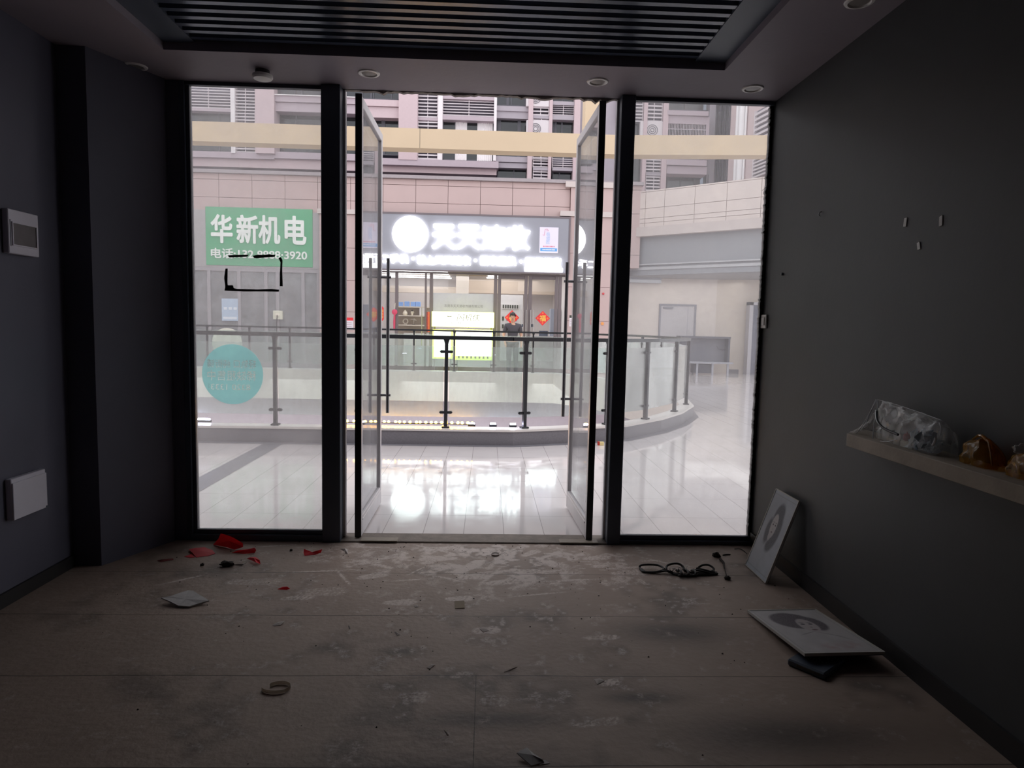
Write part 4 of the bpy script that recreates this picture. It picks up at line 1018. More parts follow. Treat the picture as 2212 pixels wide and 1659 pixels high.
for pa, pb, tx, yy in ((783, 808, '买卖', 562), (820.5, 883, '二手机', 558.5), (900.5, 1017, '就上天天速收', 562), (1037.5, 1115.5, '回收置换', 563.5), (1134.5, 1213, '同行调货', 566.5)):
    c = onY((pa+pb)/2, yy, YL); wd = onY(pb, yy, YL).x-onY(pa, yy, YL).x
    text_mesh(tx, .285, sign_e, 'sign_letter', c, sg, bold=.026, depth=.06, width=wd)
for px, yy in ((892, 558.5), (1027, 562.5), (1125.5, 565)):
    c = onY(px, yy, YL); MB().lathe((c.x, YS-.20, c.z), [(.052, 0), (.052, .06), (.001, .065)], 16, 'y').build('sign_dot', sign_e, sg)
x0, x1, z0, z1 = rect(1132.5, 577.5, 1216, 587.5, YL); box('sign_bar', sign_e, x0, x1, YL, YS-.20, z0, z1, sg, bevel=.02)
# poster on the sign board
x0, x1, z0, z1 = rect(1165.5, 491, 1206, 546, YS-.22)
po = thing('poster', ((x0+x1)/2, YS-.22, z0), 'white poster with blue lettering at the right end of the shop sign', 'poster')
box('poster_sheet', mat('poster_white', '#e4def0', .5), x0, x1, YS-.212, YS-.201, z0, z1, po)
blu = mat('poster_blue', '#6aa6de', .5); rdp = mat('poster_red', '#d87a90', .5)
for ch, v in (('极', .73), ('修', .575), ('匠', .43)): text_mesh(ch, .115, mat('poster_pale_blue', '#a9c3e6', .5), 'poster_letter', (x0+(x1-x0)*.46, YS-.214, z0+(z1-z0)*v), po, depth=.003)
s = MB(); W_, H_ = x1-x0, z1-z0
s.tube([(x0+W_*u, YS-.214, z0+H_*v) for u, v in ((.16, .70), (.25, .68), (.27, .80), (.29, .92), (.40, .93), (.48, .86), (.35, .86))], .006, 5); s.build('poster_mark', rdp, po)
s = MB(); s.box(x0+W_*.05, x1-W_*.05, YS-.215, YS-.211, z0+H_*.06, z0+H_*.18); s.build('poster_band', blu, po, bevel=.001)
s = MB()
for i in range(9): s.box(x0+W_*(.2+.07*i), x0+W_*(.245+.07*i), YS-.214, YS-.211, z0+H_*.225, z0+H_*.27)
s.build('poster_print', rdp, po)
s = MB()
for i in range(11): s.box(x0+W_*(.17+.062*i), x0+W_*(.21+.062*i), YS-.217, YS-.214, z0+H_*.10, z0+H_*.145)
s.build('poster_print', mat('poster_print_white', '#f2f0f6', .5), po)

# frosted film with the company name on the middle pane
ff = glass('frosted_film', (.95, .95, .97), .72, (.94, .94, .97), .12, 1.2, .75, .3)
x0, x1, z0, z1 = rect(935.5, 634, 1066, 676, YS+.02)
fl = thing('frosted_film', ((x0+x1)/2, YS+.02, z0), 'frosted film with the grey company name on the middle shop pane', 'window film')
box('film_sheet', ff, x0, x1, YS+.022, YS+.028, z0, z1, fl)
c = onY(1001.5, 661.2, YS+.015); text_mesh('东莞市天天速收传媒有限公司', .088, mat('film_lettering', '#8b8a90', .6), 'film_lettering', c, fl, depth=.004, width=onY(1043, 661, YS).x-onY(960, 661, YS).x)

# light boxes in front of the shop
lbw = emit('light_box_white', '#fdfff2', 2.6); lby = emit('light_box_yellow', '#f2ff7a', 1.2); ink = mat('olive_ink', '#6f7414', .6); dk_ = mat('dark_print', '#3d4038', .6)
YB_ = 15.9
x0, x1, z0, z1 = rect(933.5, 674.5, 1066.5, 706, YB_)
lb = thing('light_box', ((x0+x1)/2, YB_, 0), 'glowing white and yellow light box counter in front of the shop', 'light box')
box('header_panel', lbw, x0, x1, YB_-.02, YB_, z0, z1, lb); box('header_case', lby, x0-.012, x1+.012, YB_, YB_+.18, z0-.012, z1+.012, lb)
def LB(px, py): return onY(px, py, YB_-.024)
c = LB(1012, 685.5)
text_mesh('闪机侠', .205, ink, 'header_lettering', c, lb, depth=.006, width=LB(1036, 685).x-LB(986, 685).x, shear=.15)
c = LB(971, 683); s = MB()
s.prism([(c.x-.085, c.z-.005), (c.x-.05, c.z-.02), (c.x+.05, c.z-.02), (c.x+.085, c.z-.005), (c.x+.055, c.z), (c.x+.045, c.z+.055), (c.x+.032, c.z+.055), (c.x+.038, c.z+.0), (c.x-.038, c.z), (c.x-.032, c.z+.055), (c.x-.045, c.z+.055), (c.x-.055, c.z)], YB_-.026, YB_-.019)
for sx_ in (-1, 1): s.box(c.x+sx_*.035-.02, c.x+sx_*.035+.02, YB_-.026, YB_-.019, c.z-.105, c.z-.092)
s.build('header_emblem', ink, lb)
s = MB()
for i, px in enumerate((962, 977, 992.5, 1008, 1023, 1038)):
    c = LB(px, 697.5); a = .026
    if i in (0, 5): s.box(c.x-.010, c.x+.010, YB_-.026, YB_-.019, c.z-.028, c.z+.028)
    else:
        for q in (-1, 1): s.box(c.x+q*a-.007, c.x+q*a+.007, YB_-.026, YB_-.019, c.z-a, c.z+a); s.box(c.x-a, c.x+a, YB_-.026, YB_-.019, c.z+q*a-.006, c.z+q*a+.006)
s.build('header_print', dk_, lb)
x0, x1, z0, z1 = rect(934, 712, 977, 775, YB_); box('side_panel', lbw, x0+.05, x1-.05, YB_-.02, YB_, z0+.05, z1-.02, lb); box('side_case', lby, x0, x1, YB_, YB_+.25, z0, z1, lb)
x0, x1, z0, z1 = rect(982.5, 712, 1064, 778, YB_); box('front_panel', lbw, x0+.03, x1-.03, YB_-.02, YB_, z0+.12, z1-.02, lb); box('front_case', lby, x0, x1, YB_, YB_+.25, z0, z1, lb)
s = MB()
for i in range(8): s.box(x0+.1+i*.125, x0+.1+i*.125+.05, YB_-.026, YB_-.02, z0+.05, z0+.12)
s.build('panel_print', ink, lb)
x0, x1, _, _ = rect(934, 712, 1064, 778, YB_); s = MB()
for x in (x0+.05, x0+.55, x0+.75, x1-.05): s.box(x-.015, x+.015, YB_+.03, YB_+.2, 0, z0+.02)
for x in (x0+.05, x1-.05): s.box(x-.03, x+.03, YB_+.08, YB_+.14, z0, z1+.3)
s.build('stand_leg', fr_m, lb)
# shelf unit with ornaments inside
shm = mat('shop_shelf_taupe', '#b0a294', .5); YF = 20.2
x0, x1, zf0, _ = rect(860, 662, 921, 720, YF)
zz = [onY(890, y, YF).z for y in (662, 681, 701.5)]
un = thing('display_shelf', ((x0+x1)/2, YF+.2, 0), 'taupe display shelf seen through the left shop window', 'shelf')
s = MB(); s.box(x0-.1, x1+.1, YF+.38, YF+.4, 0, zz[0]); s.build('back_panel', shm, un)
for z in zz: box('shelf_board', mat('shelf_board_pale', '#cfc4b6', .5), x0-.1, x1+.1, YF, YF+.38, z-.04, z, un)
box('cabinet', inw, x0+.2, x1+.1, YF+.02, YF+.38, 0, zz[2]-.3, un)
box('cupboard_box', inw, onY(906, 670, YF).x, onY(917, 670, YF).x, YF+.01, YF+.38, zz[1], zz[0]-.04, un)
bb = mat('blue_gift_box', '#7fa6e0', .5, var=.35, vscale=30)
for px0, px1, lab in ((861, 870, 'palest blue gift box at the left end of the top shelf'), (873.5, 884, 'blue gift box second from the left on the top shelf'), (887, 897, 'blue gift box third from the left on the top shelf'), (897.6, 908, 'blue gift box at the right end of the top shelf')):
    a, b = onY(px0, 656, YF).x, onY(px1, 656, YF).x
    tag(box('gift_box', bb, a, b, YF+.02, YF+.14, zz[0], zz[0]+(b-a)*1.02, bevel=.004), lab, 'box', 'blue boxes on the top shelf')
iv = mat('ivory_ceramic', '#f0e7d4', .3); sv = mat('dull_silver', '#c8bfb2', .35, .3)
c = onY(874.5, 680, YF); tag(MB().lathe((c.x, YF+.12, zz[1]), [(.06, 0), (.085, .03), (.09, .08), (.06, .14), (.03, .175), (.028, .19), (.001, .192)], 18).build('vase', iv, smooth=True), 'ivory gourd shaped vase on the middle shelf', 'vase')
c = onY(889.5, 680, YF); root = thing('flower_pot', (c.x, YF+.12, zz[1]), 'small white flower pot beside the ivory vase', 'pot')
MB().lathe((c.x, YF+.12, zz[1]), [(.03, 0), (.05, .06), (.045, .07), (.001, .07)], 14).build('pot', iv, root, smooth=True)
lump('flower_head', None, None, iv, (c.x, YF+.12, zz[1]+.07), .06, (1, 1, .8), 20, .6, root); lump('flower_centre', None, None, dk_, (c.x, YF+.12, zz[1]+.15), .03, (1, 1, 1), 21, .2, root, sub=2)
c = onY(875, 700, YF); root = thing('ring_ornament', (c.x, YF+.12, zz[2]), 'round silver ring ornament on the lower shelf', 'ornament')
s = MB(); s.tube([(c.x+.085*math.cos(t), YF+.12, zz[2]+.12+.085*math.sin(t)) for t in np.linspace(0, 2*PI, 24, endpoint=False)], .022, 8, True); s.build('ring', sv, root, smooth=True)
box('foot', sv, c.x-.06, c.x+.06, YF+.08, YF+.16, zz[2], zz[2]+.02, root)
c = onY(893, 700, YF); root = thing('bird_figurine', (c.x, YF+.12, zz[2]), 'slender silver figurine with spread arms on the lower shelf', 'ornament')
s = MB(); s.tube([(c.x-.01, YF+.12, zz[2]+.02), (c.x, YF+.12, zz[2]+.12), (c.x+.02, YF+.12, zz[2]+.24)], [.008, .014, .02], 8); s.tube([(c.x-.12, YF+.12, zz[2]+.20), (c.x, YF+.12, zz[2]+.20), (c.x+.10, YF+.12, zz[2]+.16)], [.012, .02, .010], 8); s.build('figure', sv, root, smooth=True)
box('foot', dk_, c.x-.05, c.x+.05, YF+.08, YF+.16, zz[2], zz[2]+.02, root)
# phone display wall at the back right
x0, x1, z0, z1 = rect(1084, 657, 1121, 668, 21.5)
ph = thing('phone_display', ((x0+x1)/2, 21.5, z0), 'white display board of phones seen through the left shop door', 'display')
zb_ = onY(1100, 712, 21.5).z
box('display_panel', mat('display_white', '#cfccca', .5), x0-.1, x1+.15, 21.52, 21.6, zb_, z1+.35, ph); box('display_panel', inw, x0, x1, 21.47, 21.52, z0, z1, ph)
for i in range(7): xx = x0+.06+i*(x1-x0-.12)/6; box('phone', dk_, xx-.03, xx+.03, 21.455, 21.47, z0+.03, z1-.03, ph)
for i in range(4):
    for j in range(2): box('phone', dk_, x0+.02+i*.17, x0+.09+i*.17, 21.49, 21.52, zb_+.05+j*.3, zb_+.2+j*.3, ph)
x0, x1, z0, z1 = rect(1189, 667, 1198.5, 712, 20); tag(box('glass_cabinet', mat('grey_blue_cabinet', '#9aa3b4', .3), x0, x1+.2, 20, 20.4, 0, z1, bevel=.01), 'grey blue cabinet behind the right shop door', 'cabinet')
x0, x1, z0, z1 = rect(1150, 716, 1200, 728, 18.2); ct = thing('shop_counter', ((x0+x1)/2, 18.2, 0), 'pale counter with papers behind the right shop door', 'counter')
box('counter_body', inw, x0-.2, x1+.2, 18.2, 18.8, 0, z0, ct)
box('counter_top', mat('counter_white', '#e6e6ea', .3), x0-.25, x1+.2, 18.15, 18.85, z0, z0+.03, ct)
ctz = z0+.031
x0, x1, z0, z1 = rect(1165, 718, 1184, 727, 18.3); tag(box('monitor', mat('monitor_blue', '#56627a', .3), x0, x1, 18.4, 18.45, ctz, max(z1, ctz+.1)+.05, bevel=.005), 'low dark blue screen on the pale counter', 'monitor')

# red new year decorations
nred = mat('festive_red', '#e8303a', .5); gold = mat('festive_gold', '#f0c45a', .45)
def diamond(px, py, hw, label):
    c = onY(px, py, YS-.03); r = onY(px+hw, py, YS-.03).x-c.x
    root = thing('fu_diamond', (c.x, YS-.03, c.z-r), label, 'decoration', 'red diamonds on the shop doors')
    s = MB(); s.prism([(c.x-r, c.z), (c.x, c.z-r), (c.x+r, c.z), (c.x, c.z+r)], YS+.022, YS+.029); s.build('diamond_sheet', nred, root)
    q = r*.16; s = MB()
    for sx_, sz_ in ((0, -.62), (0, .68), (-.66, 0), (.66, 0)): s.prism([(c.x+sx_*r-q, c.z+sz_*r), (c.x+sx_*r, c.z+sz_*r-q), (c.x+sx_*r+q, c.z+sz_*r), (c.x+sx_*r, c.z+sz_*r+q)], YS+.019, YS+.022)
    s.build('corner_motif', mat('festive_orange', '#f07a48', .5), root)
    text_mesh('福', r*.86, gold, 'character', (c.x, YS+.018, c.z), root, bold=.02, depth=.006)
diamond(1106, 686, 16, 'red diamond with a gold character on the left shop door, behind the person')
diamond(1172.5, 687.5, 16, 'red diamond with a gold character on the right shop door')
def hanging(name, label, pts, m, extra=None):
    root = thing(name, onY(pts[0][0], pts[0][1], YS-.03), label, 'decoration')
    s = MB(); s.prism([(onY(x, y, YS-.03).x, onY(x, y, YS-.03).z) for x, y in pts], YS-.045, YS-.03); s.build('red_sheet', m, root)
    if extra:
        x0, x1, z0, z1 = rect(*extra, YS-.05)
        for i in range(3): text_mesh('福喜春'[i], (z1-z0)/3.4, gold, 'character', ((x0+x1)/2, YS-.047, z1-(z1-z0)*(i+.5)/3), root, depth=.004)
    return root
hanging('lantern_sheet', 'red and gold lantern shaped sheet at the left end of the shop', [(821, 665), (825, 661), (829, 665), (829, 690), (825, 694), (821, 690)], nred, (821.5, 668, 828.5, 688))
c = onY(852.5, 674, YS-.05); root = thing('red_fan_knot', (c.x, YS-.05, c.z-.5), 'round crimson hanging knot with a long tassel by the left frame', 'decoration')
crim = mat('crimson_cloth', '#d04a68', .6)
MB().lathe((c.x, YS-.045, c.z), [(.085, 0), (.085, .02), (.05, .035), (.001, .035)], 22, 'y').build('knot_disc', crim, root, smooth=True)
s = MB(); s.tube([(c.x, YS-.05, c.z-.06), (c.x-.01, YS-.05, c.z-.3), (c.x-.01, YS-.05, c.z-.52)], [.025, .035, .028], 8); s.build('tassel', crim, root, smooth=True)
s = MB(); s.tube([(c.x, YS-.05, c.z+.05), (c.x+.02, YS-.05, c.z+.28)], .006, 5); s.build('cord', iv, root)
hanging('couplet_strip', 'narrow red couplet strip left of the middle shop post', [(921.8, 674), (924, 674), (924, 717), (921.8, 717)], mat('couplet_dark_red', '#a83838', .5))
hanging('couplet_strip', 'orange red couplet strip right of the middle shop post', [(925, 673), (928, 674), (928, 717), (925, 717)], mat('couplet_orange', '#e0603a', .5))
# notices on the piers
def notice(px0, py0, px1, py1, label, head):
    x0, x1, z0, z1 = rect(px0, py0, px1, py1, YP-.01); root = thing('notice_sheet', ((x0+x1)/2, YP-.01, z0), label, 'notice')
    box('paper_sheet', mat('notice_white', '#e2dce2', .5), x0, x1, YP-.012, YP-.001, z0, z1, root)
    box('heading', head, x0, x1, YP-.015, YP-.012, z1-(z1-z0)*.24, z1, root)
    s = MB()
    for i in range(4): s.box(x0+(x1-x0)*.12, x1-(x1-x0)*.15, YP-.0145, YP-.012, z0+(z1-z0)*(.1+.15*i), z0+(z1-z0)*(.15+.15*i))
    s.build('print_lines', mat('notice_print', '#b9a3ad', .6), root)
notice(741, 686, 763, 712, 'white notice with a red heading on the left pier', nred)
notice(1230, 681, 1243, 705, 'white notice with a dark heading on the right pier', dk_)
c = onY(1303, 634.5, YP); tag(MB().lathe((c.x, YP, c.z), [(.035, 0), (.035, .03), (.02, .04), (.001, .04)], 14, 'y').build('alarm_button', mat('alarm_red', '#c44a50', .4), smooth=True), 'small red alarm button on the right pink pier', 'alarm')
c = onY(1301, 699, YP); tag(MB().lathe((c.x, YP, c.z), [(.05, 0), (.05, .02), (.001, .022)], 16, 'y').build('round_label', mat('orange_label', '#e09a5a', .5)), 'round orange label low on the right pink pier', 'label')

# ---- the shop on the left with the green sign
gx0, gx1 = -14, xa2
gsh = thing('vacant_shop', (-7, YS, 0), 'unlit grey shop front under the green sign on the left', 'shop front')
dgl = glass('dark_shop_glass', (.75, .77, .79), .40, (.86, .87, .89), .3, 1.5, .5, 1.0)
gz = onY(560, 580, YS).z
s = MB(); s.box(gx0, gx1, YS-.02, YS+.05, gz, zc0+.02); s.build('fascia_board', mat('grey_fascia', '#a8a5a6', .6, var=.05), gsh)
s = MB()
for px in (410, 452, 517, 575, 600, 655, 688):
    x = onY(px, 650, YS).x; s.box(x-.05, x+.05, YS-.02, YS+.08, .2, gz-.1)
s.box(gx0, gx1, YS-.02, YS+.08, 0, .2); s.box(gx0, gx1, YS-.02, YS+.08, gz-.1, gz+.02); s.build('window_frame', mat('grey_shop_frame', '#a09ca0', .5), gsh)
box('glass_pane', dgl, gx0, gx1, YS+.02, YS+.03, .1, gz, gsh)
s = MB(); s.box(gx0, gx1, YS+3, YS+3.1, 0, gz+.2); s.box(gx0, gx1, YS+.3, YS+3.1, gz+.15, gz+.3); s.build('inner_wall', mat('unlit_inner_wall', '#a5a5aa', .7), gsh)
green = mat('green_sign_sheet', '#55a97c', .5, var=.12, vscale=1.5)
x0, x1, z0, z1 = rect(444, 449, 675, 575, YS-.05)
gs = thing('green_sign', ((x0+x1)/2, YS-.05, z0), 'green sign sheet with white characters and a phone number', 'sign')
s = MB(); s.box(x0, x1, YS-.04, YS-.021, z0, z1); s.build('sign_sheet', green, gs, bevel=.008)
wl = mat('white_lettering', '#eef3ee', .5)
for px, ch in ((479, '华'), (534.5, '新'), (582, '机'), (638.5, '电')):
    yc = 494+(px-479)*.022; c = onY(px, yc, YS-.05); wd = onY(px+23.5, yc, YS-.05).x-onY(px-23.5, yc, YS-.05).x
    text_mesh(ch, onY(560, 464, YS).z-onY(560, 526, YS).z, wl, 'sign_letter', c, gs, bold=.028, depth=.03, width=wd)
c = onY(560, 549, YS-.05); text_mesh('电话:132 8888·3920', onY(560, 539, YS).z-onY(560, 561, YS).z, wl, 'sign_number', c, gs, bold=.018, depth=.03, width=onY(664, 549, YS).x-onY(457, 549, YS).x)
x0, x1, z0, z1 = rect(479, 645, 514, 693, YS-.03); q = thing('blue_poster', ((x0+x1)/2, YS-.03, z0), 'pale blue poster on the dark shop glass below the green sign', 'poster')
box('poster_sheet', mat('pale_blue_sheet', '#b9cbe0', .5), x0, x1, YS-.03, YS-.021, z0, z1, q)
s = MB()
for i in range(3): s.box(x0+.06+i*.15, x0+.16+i*.15, YS-.034, YS-.03, z0+(z1-z0)*.5, z0+(z1-z0)*.62)
s.box(x0+.04, x1-.04, YS-.034, YS-.03, z0+.05, z0+(z1-z0)*.18); s.build('poster_print', mat('white_print', '#e6ecf4', .5), q)
x0, x1, z0, z1 = rect(589, 671, 609, 690, YS-.15); q = thing('wall_box', ((x0+x1)/2, YS-.1, z0), 'small cream box with a round socket on the dark shop front', 'box')
box('box_body', mat('cream_plastic', '#e2e0cc', .5), x0, x1, YS-.13, YS-.02, z0, z1, q, bevel=.01)
MB().lathe(((x0+x1)/2, YS-.13, (z0+z1)/2), [(.06, 0), (.06, .02), (.03, .03), (.001, .03)], 18, 'y').build('socket', iv, q, smooth=True)
s = MB(); s.tube([((x0+x1)/2, YS-.165, (z0+z1)/2), ((x0+x1)/2-.01, YS-.17, z0-.05), ((x0+x1)/2-.02, YS-.15, z0-.5)], .012, 6); s.build('cord', cable_m, q)
cd = onY(491, 740, 15.2); r_ = onY(523, 740, 15.2).x-cd.x
q = thing('round_stand_sign', (cd.x, 15.2, 0), 'pale cream round board standing behind the far railing', 'sign')
MB().lathe((cd.x, 15.2, cd.z), [(r_, 0), (r_, .04), (.001, .045)], 36, 'y').build('round_board', mat('cream_board', '#eeeadb', .5), q)
s = MB(); s.tube([(cd.x, 15.22, 0), (cd.x, 15.22, cd.z)], .03, 8); s.lathe((cd.x, 15.22, 0), [(.25, 0), (.25, .03), (.03, .05)], 20); s.build('stand', fr_m, q)

# ---------------------------------------------------------------- person walking past the far shop
skin = mat('skin_tone', '#c99e84', .5); hairm = mat('black_hair', (.018, .014, .013), .45); shirt = mat('dark_shirt', '#4b474c', .8, var=.1, vscale=20); trou = mat('dark_trousers', '#2f2e34', .8); shoe = mat('shoe_black', (.02, .02, .02), .4)
def skinmesh(name, nodes, edges, m, parent, root=0, sub=2, off=(0, 0, 0), sc=1.):
    me = bpy.data.meshes.new(name); me.from_pydata([tuple(Vector(p)*sc+Vector(off)) for p, r in nodes], edges, [])
    o = bpy.data.objects.new(name, me); COL.objects.link(o)
    o.modifiers.new('skin', 'SKIN').use_smooth_shade = True
    for i, (p, r) in enumerate(nodes):
        v = me.skin_vertices[0].data[i]; rr = r if isinstance(r, tuple) else (r, r); v.radius = (rr[0]*sc, rr[1]*sc); v.use_root = (i == root)
    sb = o.modifiers.new('sub', 'SUBSURF'); sb.levels = sub; sb.render_levels = sub
    dg = bpy.context.evaluated_depsgraph_get(); mm = bpy.data.meshes.new_from_object(o.evaluated_get(dg))
    bpy.data.objects.remove(o); mm.materials.clear(); mm.materials.append(m); mm.name = name
    for p in mm.polygons: p.use_smooth = True
    return link(name, mm, parent)
pp = onY(1108, 700, 15.6); PX, PY_ = pp.x, 15.6
per = thing('person', (PX, PY_, 0), 'person in a dark short sleeved shirt standing before the lit shop door', 'person')
k_ = (onY(1104, 677.5, 15.6).z)/1.75; off = (PX, PY_, 0)
nd = [((0, 0, .95), (.15, .11)), ((0, 0, 1.08), (.135, .10)), ((0, -.01, 1.25), (.145, .10)), ((0, .01, 1.39), (.11, .075)), ((0, .005, 1.48), .052), ((-.01, -.02, 1.55), .055), ((-.015, -.03, 1.60), (.070, .082)), ((-.015, -.025, 1.68), (.074, .090)), ((-.015, -.02, 1.735), (.045, .05)),
      ((-.19, 0, 1.40), .062), ((-.26, .0, 1.14), .045), ((-.22, -.10, .92), .034), ((-.20, -.13, .84), (.022, .040)),
      ((.19, 0, 1.40), .062), ((.25, .03, 1.13), .045), ((.25, -.06, .90), .034), ((.25, -.09, .82), (.022, .040)),
      ((-.09, 0, .88), .095), ((-.10, -.02, .50), .062), ((-.10, .04, .09), .042), ((.09, 0, .88), .095), ((.10, .0, .50), .062), ((.11, .06, .09), .042)]
ed = [(0, 1), (1, 2), (2, 3), (3, 4), (4, 5), (5, 6), (6, 7), (7, 8), (3, 9), (9, 10), (10, 11), (11, 12), (3, 13), (13, 14), (14, 15), (15, 16), (0, 17), (17, 18), (18, 19), (0, 20), (20, 21), (21, 22)]
for sx_, b_, hx in ((-1, 12, (-.20, -.13, .84)), (1, 16, (.25, -.09, .82))):      # fingers and thumb
    for j in range(4):
        i0 = len(nd); y = hx[1]-.024+.016*j; l = (.032, .038, .036, .028)[j]
        nd += [((hx[0], y, hx[2]-.030), .0085), ((hx[0]+sx_*.002, y, hx[2]-.030-l), .008), ((hx[0]-sx_*.012, y-.002, hx[2]-.030-1.8*l), .007)]
        ed += [(b_, i0), (i0, i0+1), (i0+1, i0+2)]
    i0 = len(nd); nd += [((hx[0]-sx_*.012, hx[1]-.035, hx[2]-.005), .009), ((hx[0]-sx_*.018, hx[1]-.048, hx[2]-.040), .008)]; ed += [(b_, i0), (i0, i0+1)]
body = skinmesh('body', nd, ed, skin, per, 0, 2, off, k_)
tn = [((0, 0, .93), (.165, .125)), ((0, 0, 1.08), (.15, .115)), ((0, -.01, 1.25), (.172, .125)), ((0, 0, 1.40), (.165, .115)), ((0, .0, 1.49), .072), ((-.19, 0, 1.40), .078), ((-.245, 0, 1.20), .066), ((.19, 0, 1.40), .078), ((.235, .02, 1.20), .066)]
skinmesh('shirt', tn, [(0, 1), (1, 2), (2, 3), (3, 4), (3, 5), (5, 6), (3, 7), (7, 8)], shirt, per, 0, 2, off, k_)
skinmesh('trousers', [((0, 0, .96), (.16, .12)), ((-.09, 0, .87), .108), ((-.10, -.02, .50), .078), ((-.10, .04, .06), .060), ((.09, 0, .87), .108), ((.10, 0, .50), .078), ((.11, .06, .06), .060)], [(0, 1), (1, 2), (2, 3), (0, 4), (4, 5), (5, 6)], trou, per, 0, 2, off, k_)
hm = lump('hair', None, None, hairm, (PX-.014*k_, PY_-.012*k_, 1.640*k_), .104*k_, (.88, 1.02, .86), 4, .15, per)
for v in hm.data.vertices:
    w_ = v.co+Vector(WORLD[hm.name])
    if w_.y < PY_-.045*k_ and w_.z < 1.705*k_: v.co.y += .062*k_
for sx_ in (-1, 1):
    MB().lathe((PX+(-.015+sx_*.028)*k_, PY_-.118*k_, 1.655*k_), [(.008*k_, 0), (.006*k_, .004*k_), (.001, .005*k_)], 8, 'y').build('eye', hairm, body, smooth=True)
    lump('ear', None, None, skin, (PX+(-.015+sx_*.082)*k_, PY_-.015*k_, 1.625*k_), .024*k_, (.5, .8, 1.1), 2, .1, body, sub=2)
    s = MB(); s.box(PX+sx_*.105*k_-.045, PX+sx_*.105*k_+.045, PY_-.12, PY_+.14, 0, .08); s.build('shoe', shoe, per, bevel=.03, seg=2)
s = MB(); s.add([(PX-.015*k_, PY_-.148*k_, 1.625*k_), (PX-.033*k_, PY_-.112*k_, 1.618*k_), (PX+.003*k_, PY_-.112*k_, 1.618*k_), (PX-.015*k_, PY_-.112*k_, 1.665*k_)], [(0, 1, 3), (0, 3, 2), (0, 2, 1), (1, 2, 3)]); s.build('nose', skin, body, smooth=True)
box('mouth', mat('lip_tone', '#9c5f55', .5), PX-.038*k_, PX+.008*k_, PY_-.116*k_, PY_-.10*k_, 1.592*k_, 1.600*k_, body)

# ---------------------------------------------------------------- right hand side of the atrium
cream_w = mat('cream_gallery_wall', '#ddd4ce', .6, var=.03)
YW = 18.0
struct(MB().box(xb-.3, 7.7, YW, YW+.2, 0, 4.2).build('wall_gallery_rear', cream_w), 'cream wall at the back of the right gallery', 'wall')
struct(MB().prismz([(7.7, YW), (12.5, 16.9), (12.5, 17.1), (7.7, YW+.2)], 0, 4.2).build('wall_gallery_side', mat('cream_side_wall', '#d3c9bf', .6, var=.03)), 'cream wall turning towards the right side of the gallery', 'wall')
struct(MB().prismz([(8.15, YW-.12), (8.5, YW-.2), (8.5, YW-.16), (8.15, YW-.08)], 0, .14).build('baseboard_gallery', mat('grey_skirting', '#6f6f76', .5)), 'grey skirting at the foot of the right gallery wall', 'skirting')
x0, x1, z0, z1 = rect(1425, 661, 1497, 803, YW); dr = struct(thing('door_3', ((x0+x1)/2, YW, 0)), 'plain pale grey service door in the cream gallery wall', 'door')
s = MB(); s.box(x0-.06, x0, YW-.04, YW, 0, z1); s.box(x1, x1+.06, YW-.04, YW, 0, z1); s.box(x0-.06, x1+.06, YW-.04, YW, z1, z1+.06); s.build('door_frame', mat('service_door_frame', '#8f8f97', .5), dr)
box('door_leaf', mat('service_door', '#c4c1c4', .45, var=.03), x0, x1, YW-.02, YW, 0, z1, dr); box('door_closer', mat('service_door_frame', '#8f8f97'), x0+.08, x0+.4, YW-.07, YW-.02, z1-.09, z1-.04, dr)
box('door_stile', mat('service_door_strip', '#b4b2b8', .45), x0+.9, x0+.93, YW-.025, YW-.02, 0, z1, dr)
x0, x1, z0, z1 = rect(1614, 653, 1660, 806, 17.4); dk2 = struct(thing('door_4', (x0+.4, 17.4, 0)), 'dark grey doorway at the right edge of the right window', 'door')
s = MB(); s.box(x0, x0+.12, 17.3, 17.6, 0, z1); s.box(x0, x1+1, 17.3, 17.6, z1-.1, z1); s.build('door_frame', mat('steel_door_frame', '#a9a7ad', .4, .3), dk2)
s = MB(); s.box(x0+.12, x1+1, 17.42, 17.5, 0, z1-.1); s.build('door_leaf', mat('dark_lift_door', '#55586a', .35, .2, var=.15), dk2)
# grey stall with a panel back
x0, x1, z0, z1 = rect(1466, 728, 1575, 803, 17.0)
st = thing('grey_stall', ((x0+x1)/2, 17, 0), 'dark grey stall with a tall panel back against the gallery wall', 'stall'); gst = mat('stall_grey', '#6c6e78', .6, var=.12, vscale=6); gsl = mat('stall_dark', '#4e505a', .6); pal = mat('stall_edge', '#9d9fa8', .5)
zm = z0+(z1-z0)*.29
s = MB(); s.box(x0, x1, 17.25, 17.35, zm, z1); s.build('back_panel', gst, st); s = MB(); s.box(x0, x1, 16.9, 17.35, z1-.04, z1+.02); s.box(x1-.06, x1, 16.95, 17.3, zm, z1); s.box(x0, x0+.06, 16.95, 17.3, zm, z1); s.build('side_frame', gsl, st)
s = MB(); s.box(x0-.02, x1+.08, 16.8, 17.35, zm-.05, zm); s.build('counter_top', pal, st)
for i in range(4):
    xx = x0+.05+i*(x1-x0-.15)/3; box('leg', pal, xx, xx+.06, 16.85, 16.91, 0, zm-.05, st)
s = MB(); s.box(x0+.5, x0+1.1, 16.95, 17.3, .05, zm-.08); s.build('storage_box', gsl, st)
s = MB(); s.tube([(x1-.35, 17.2, zm+.52), (x1-.28, 17.19, zm+.42), (x1-.15, 17.19, zm+.38), (x1-.06, 17.2, zm+.4)], .015, 6); s.build('strap', gsl, st)
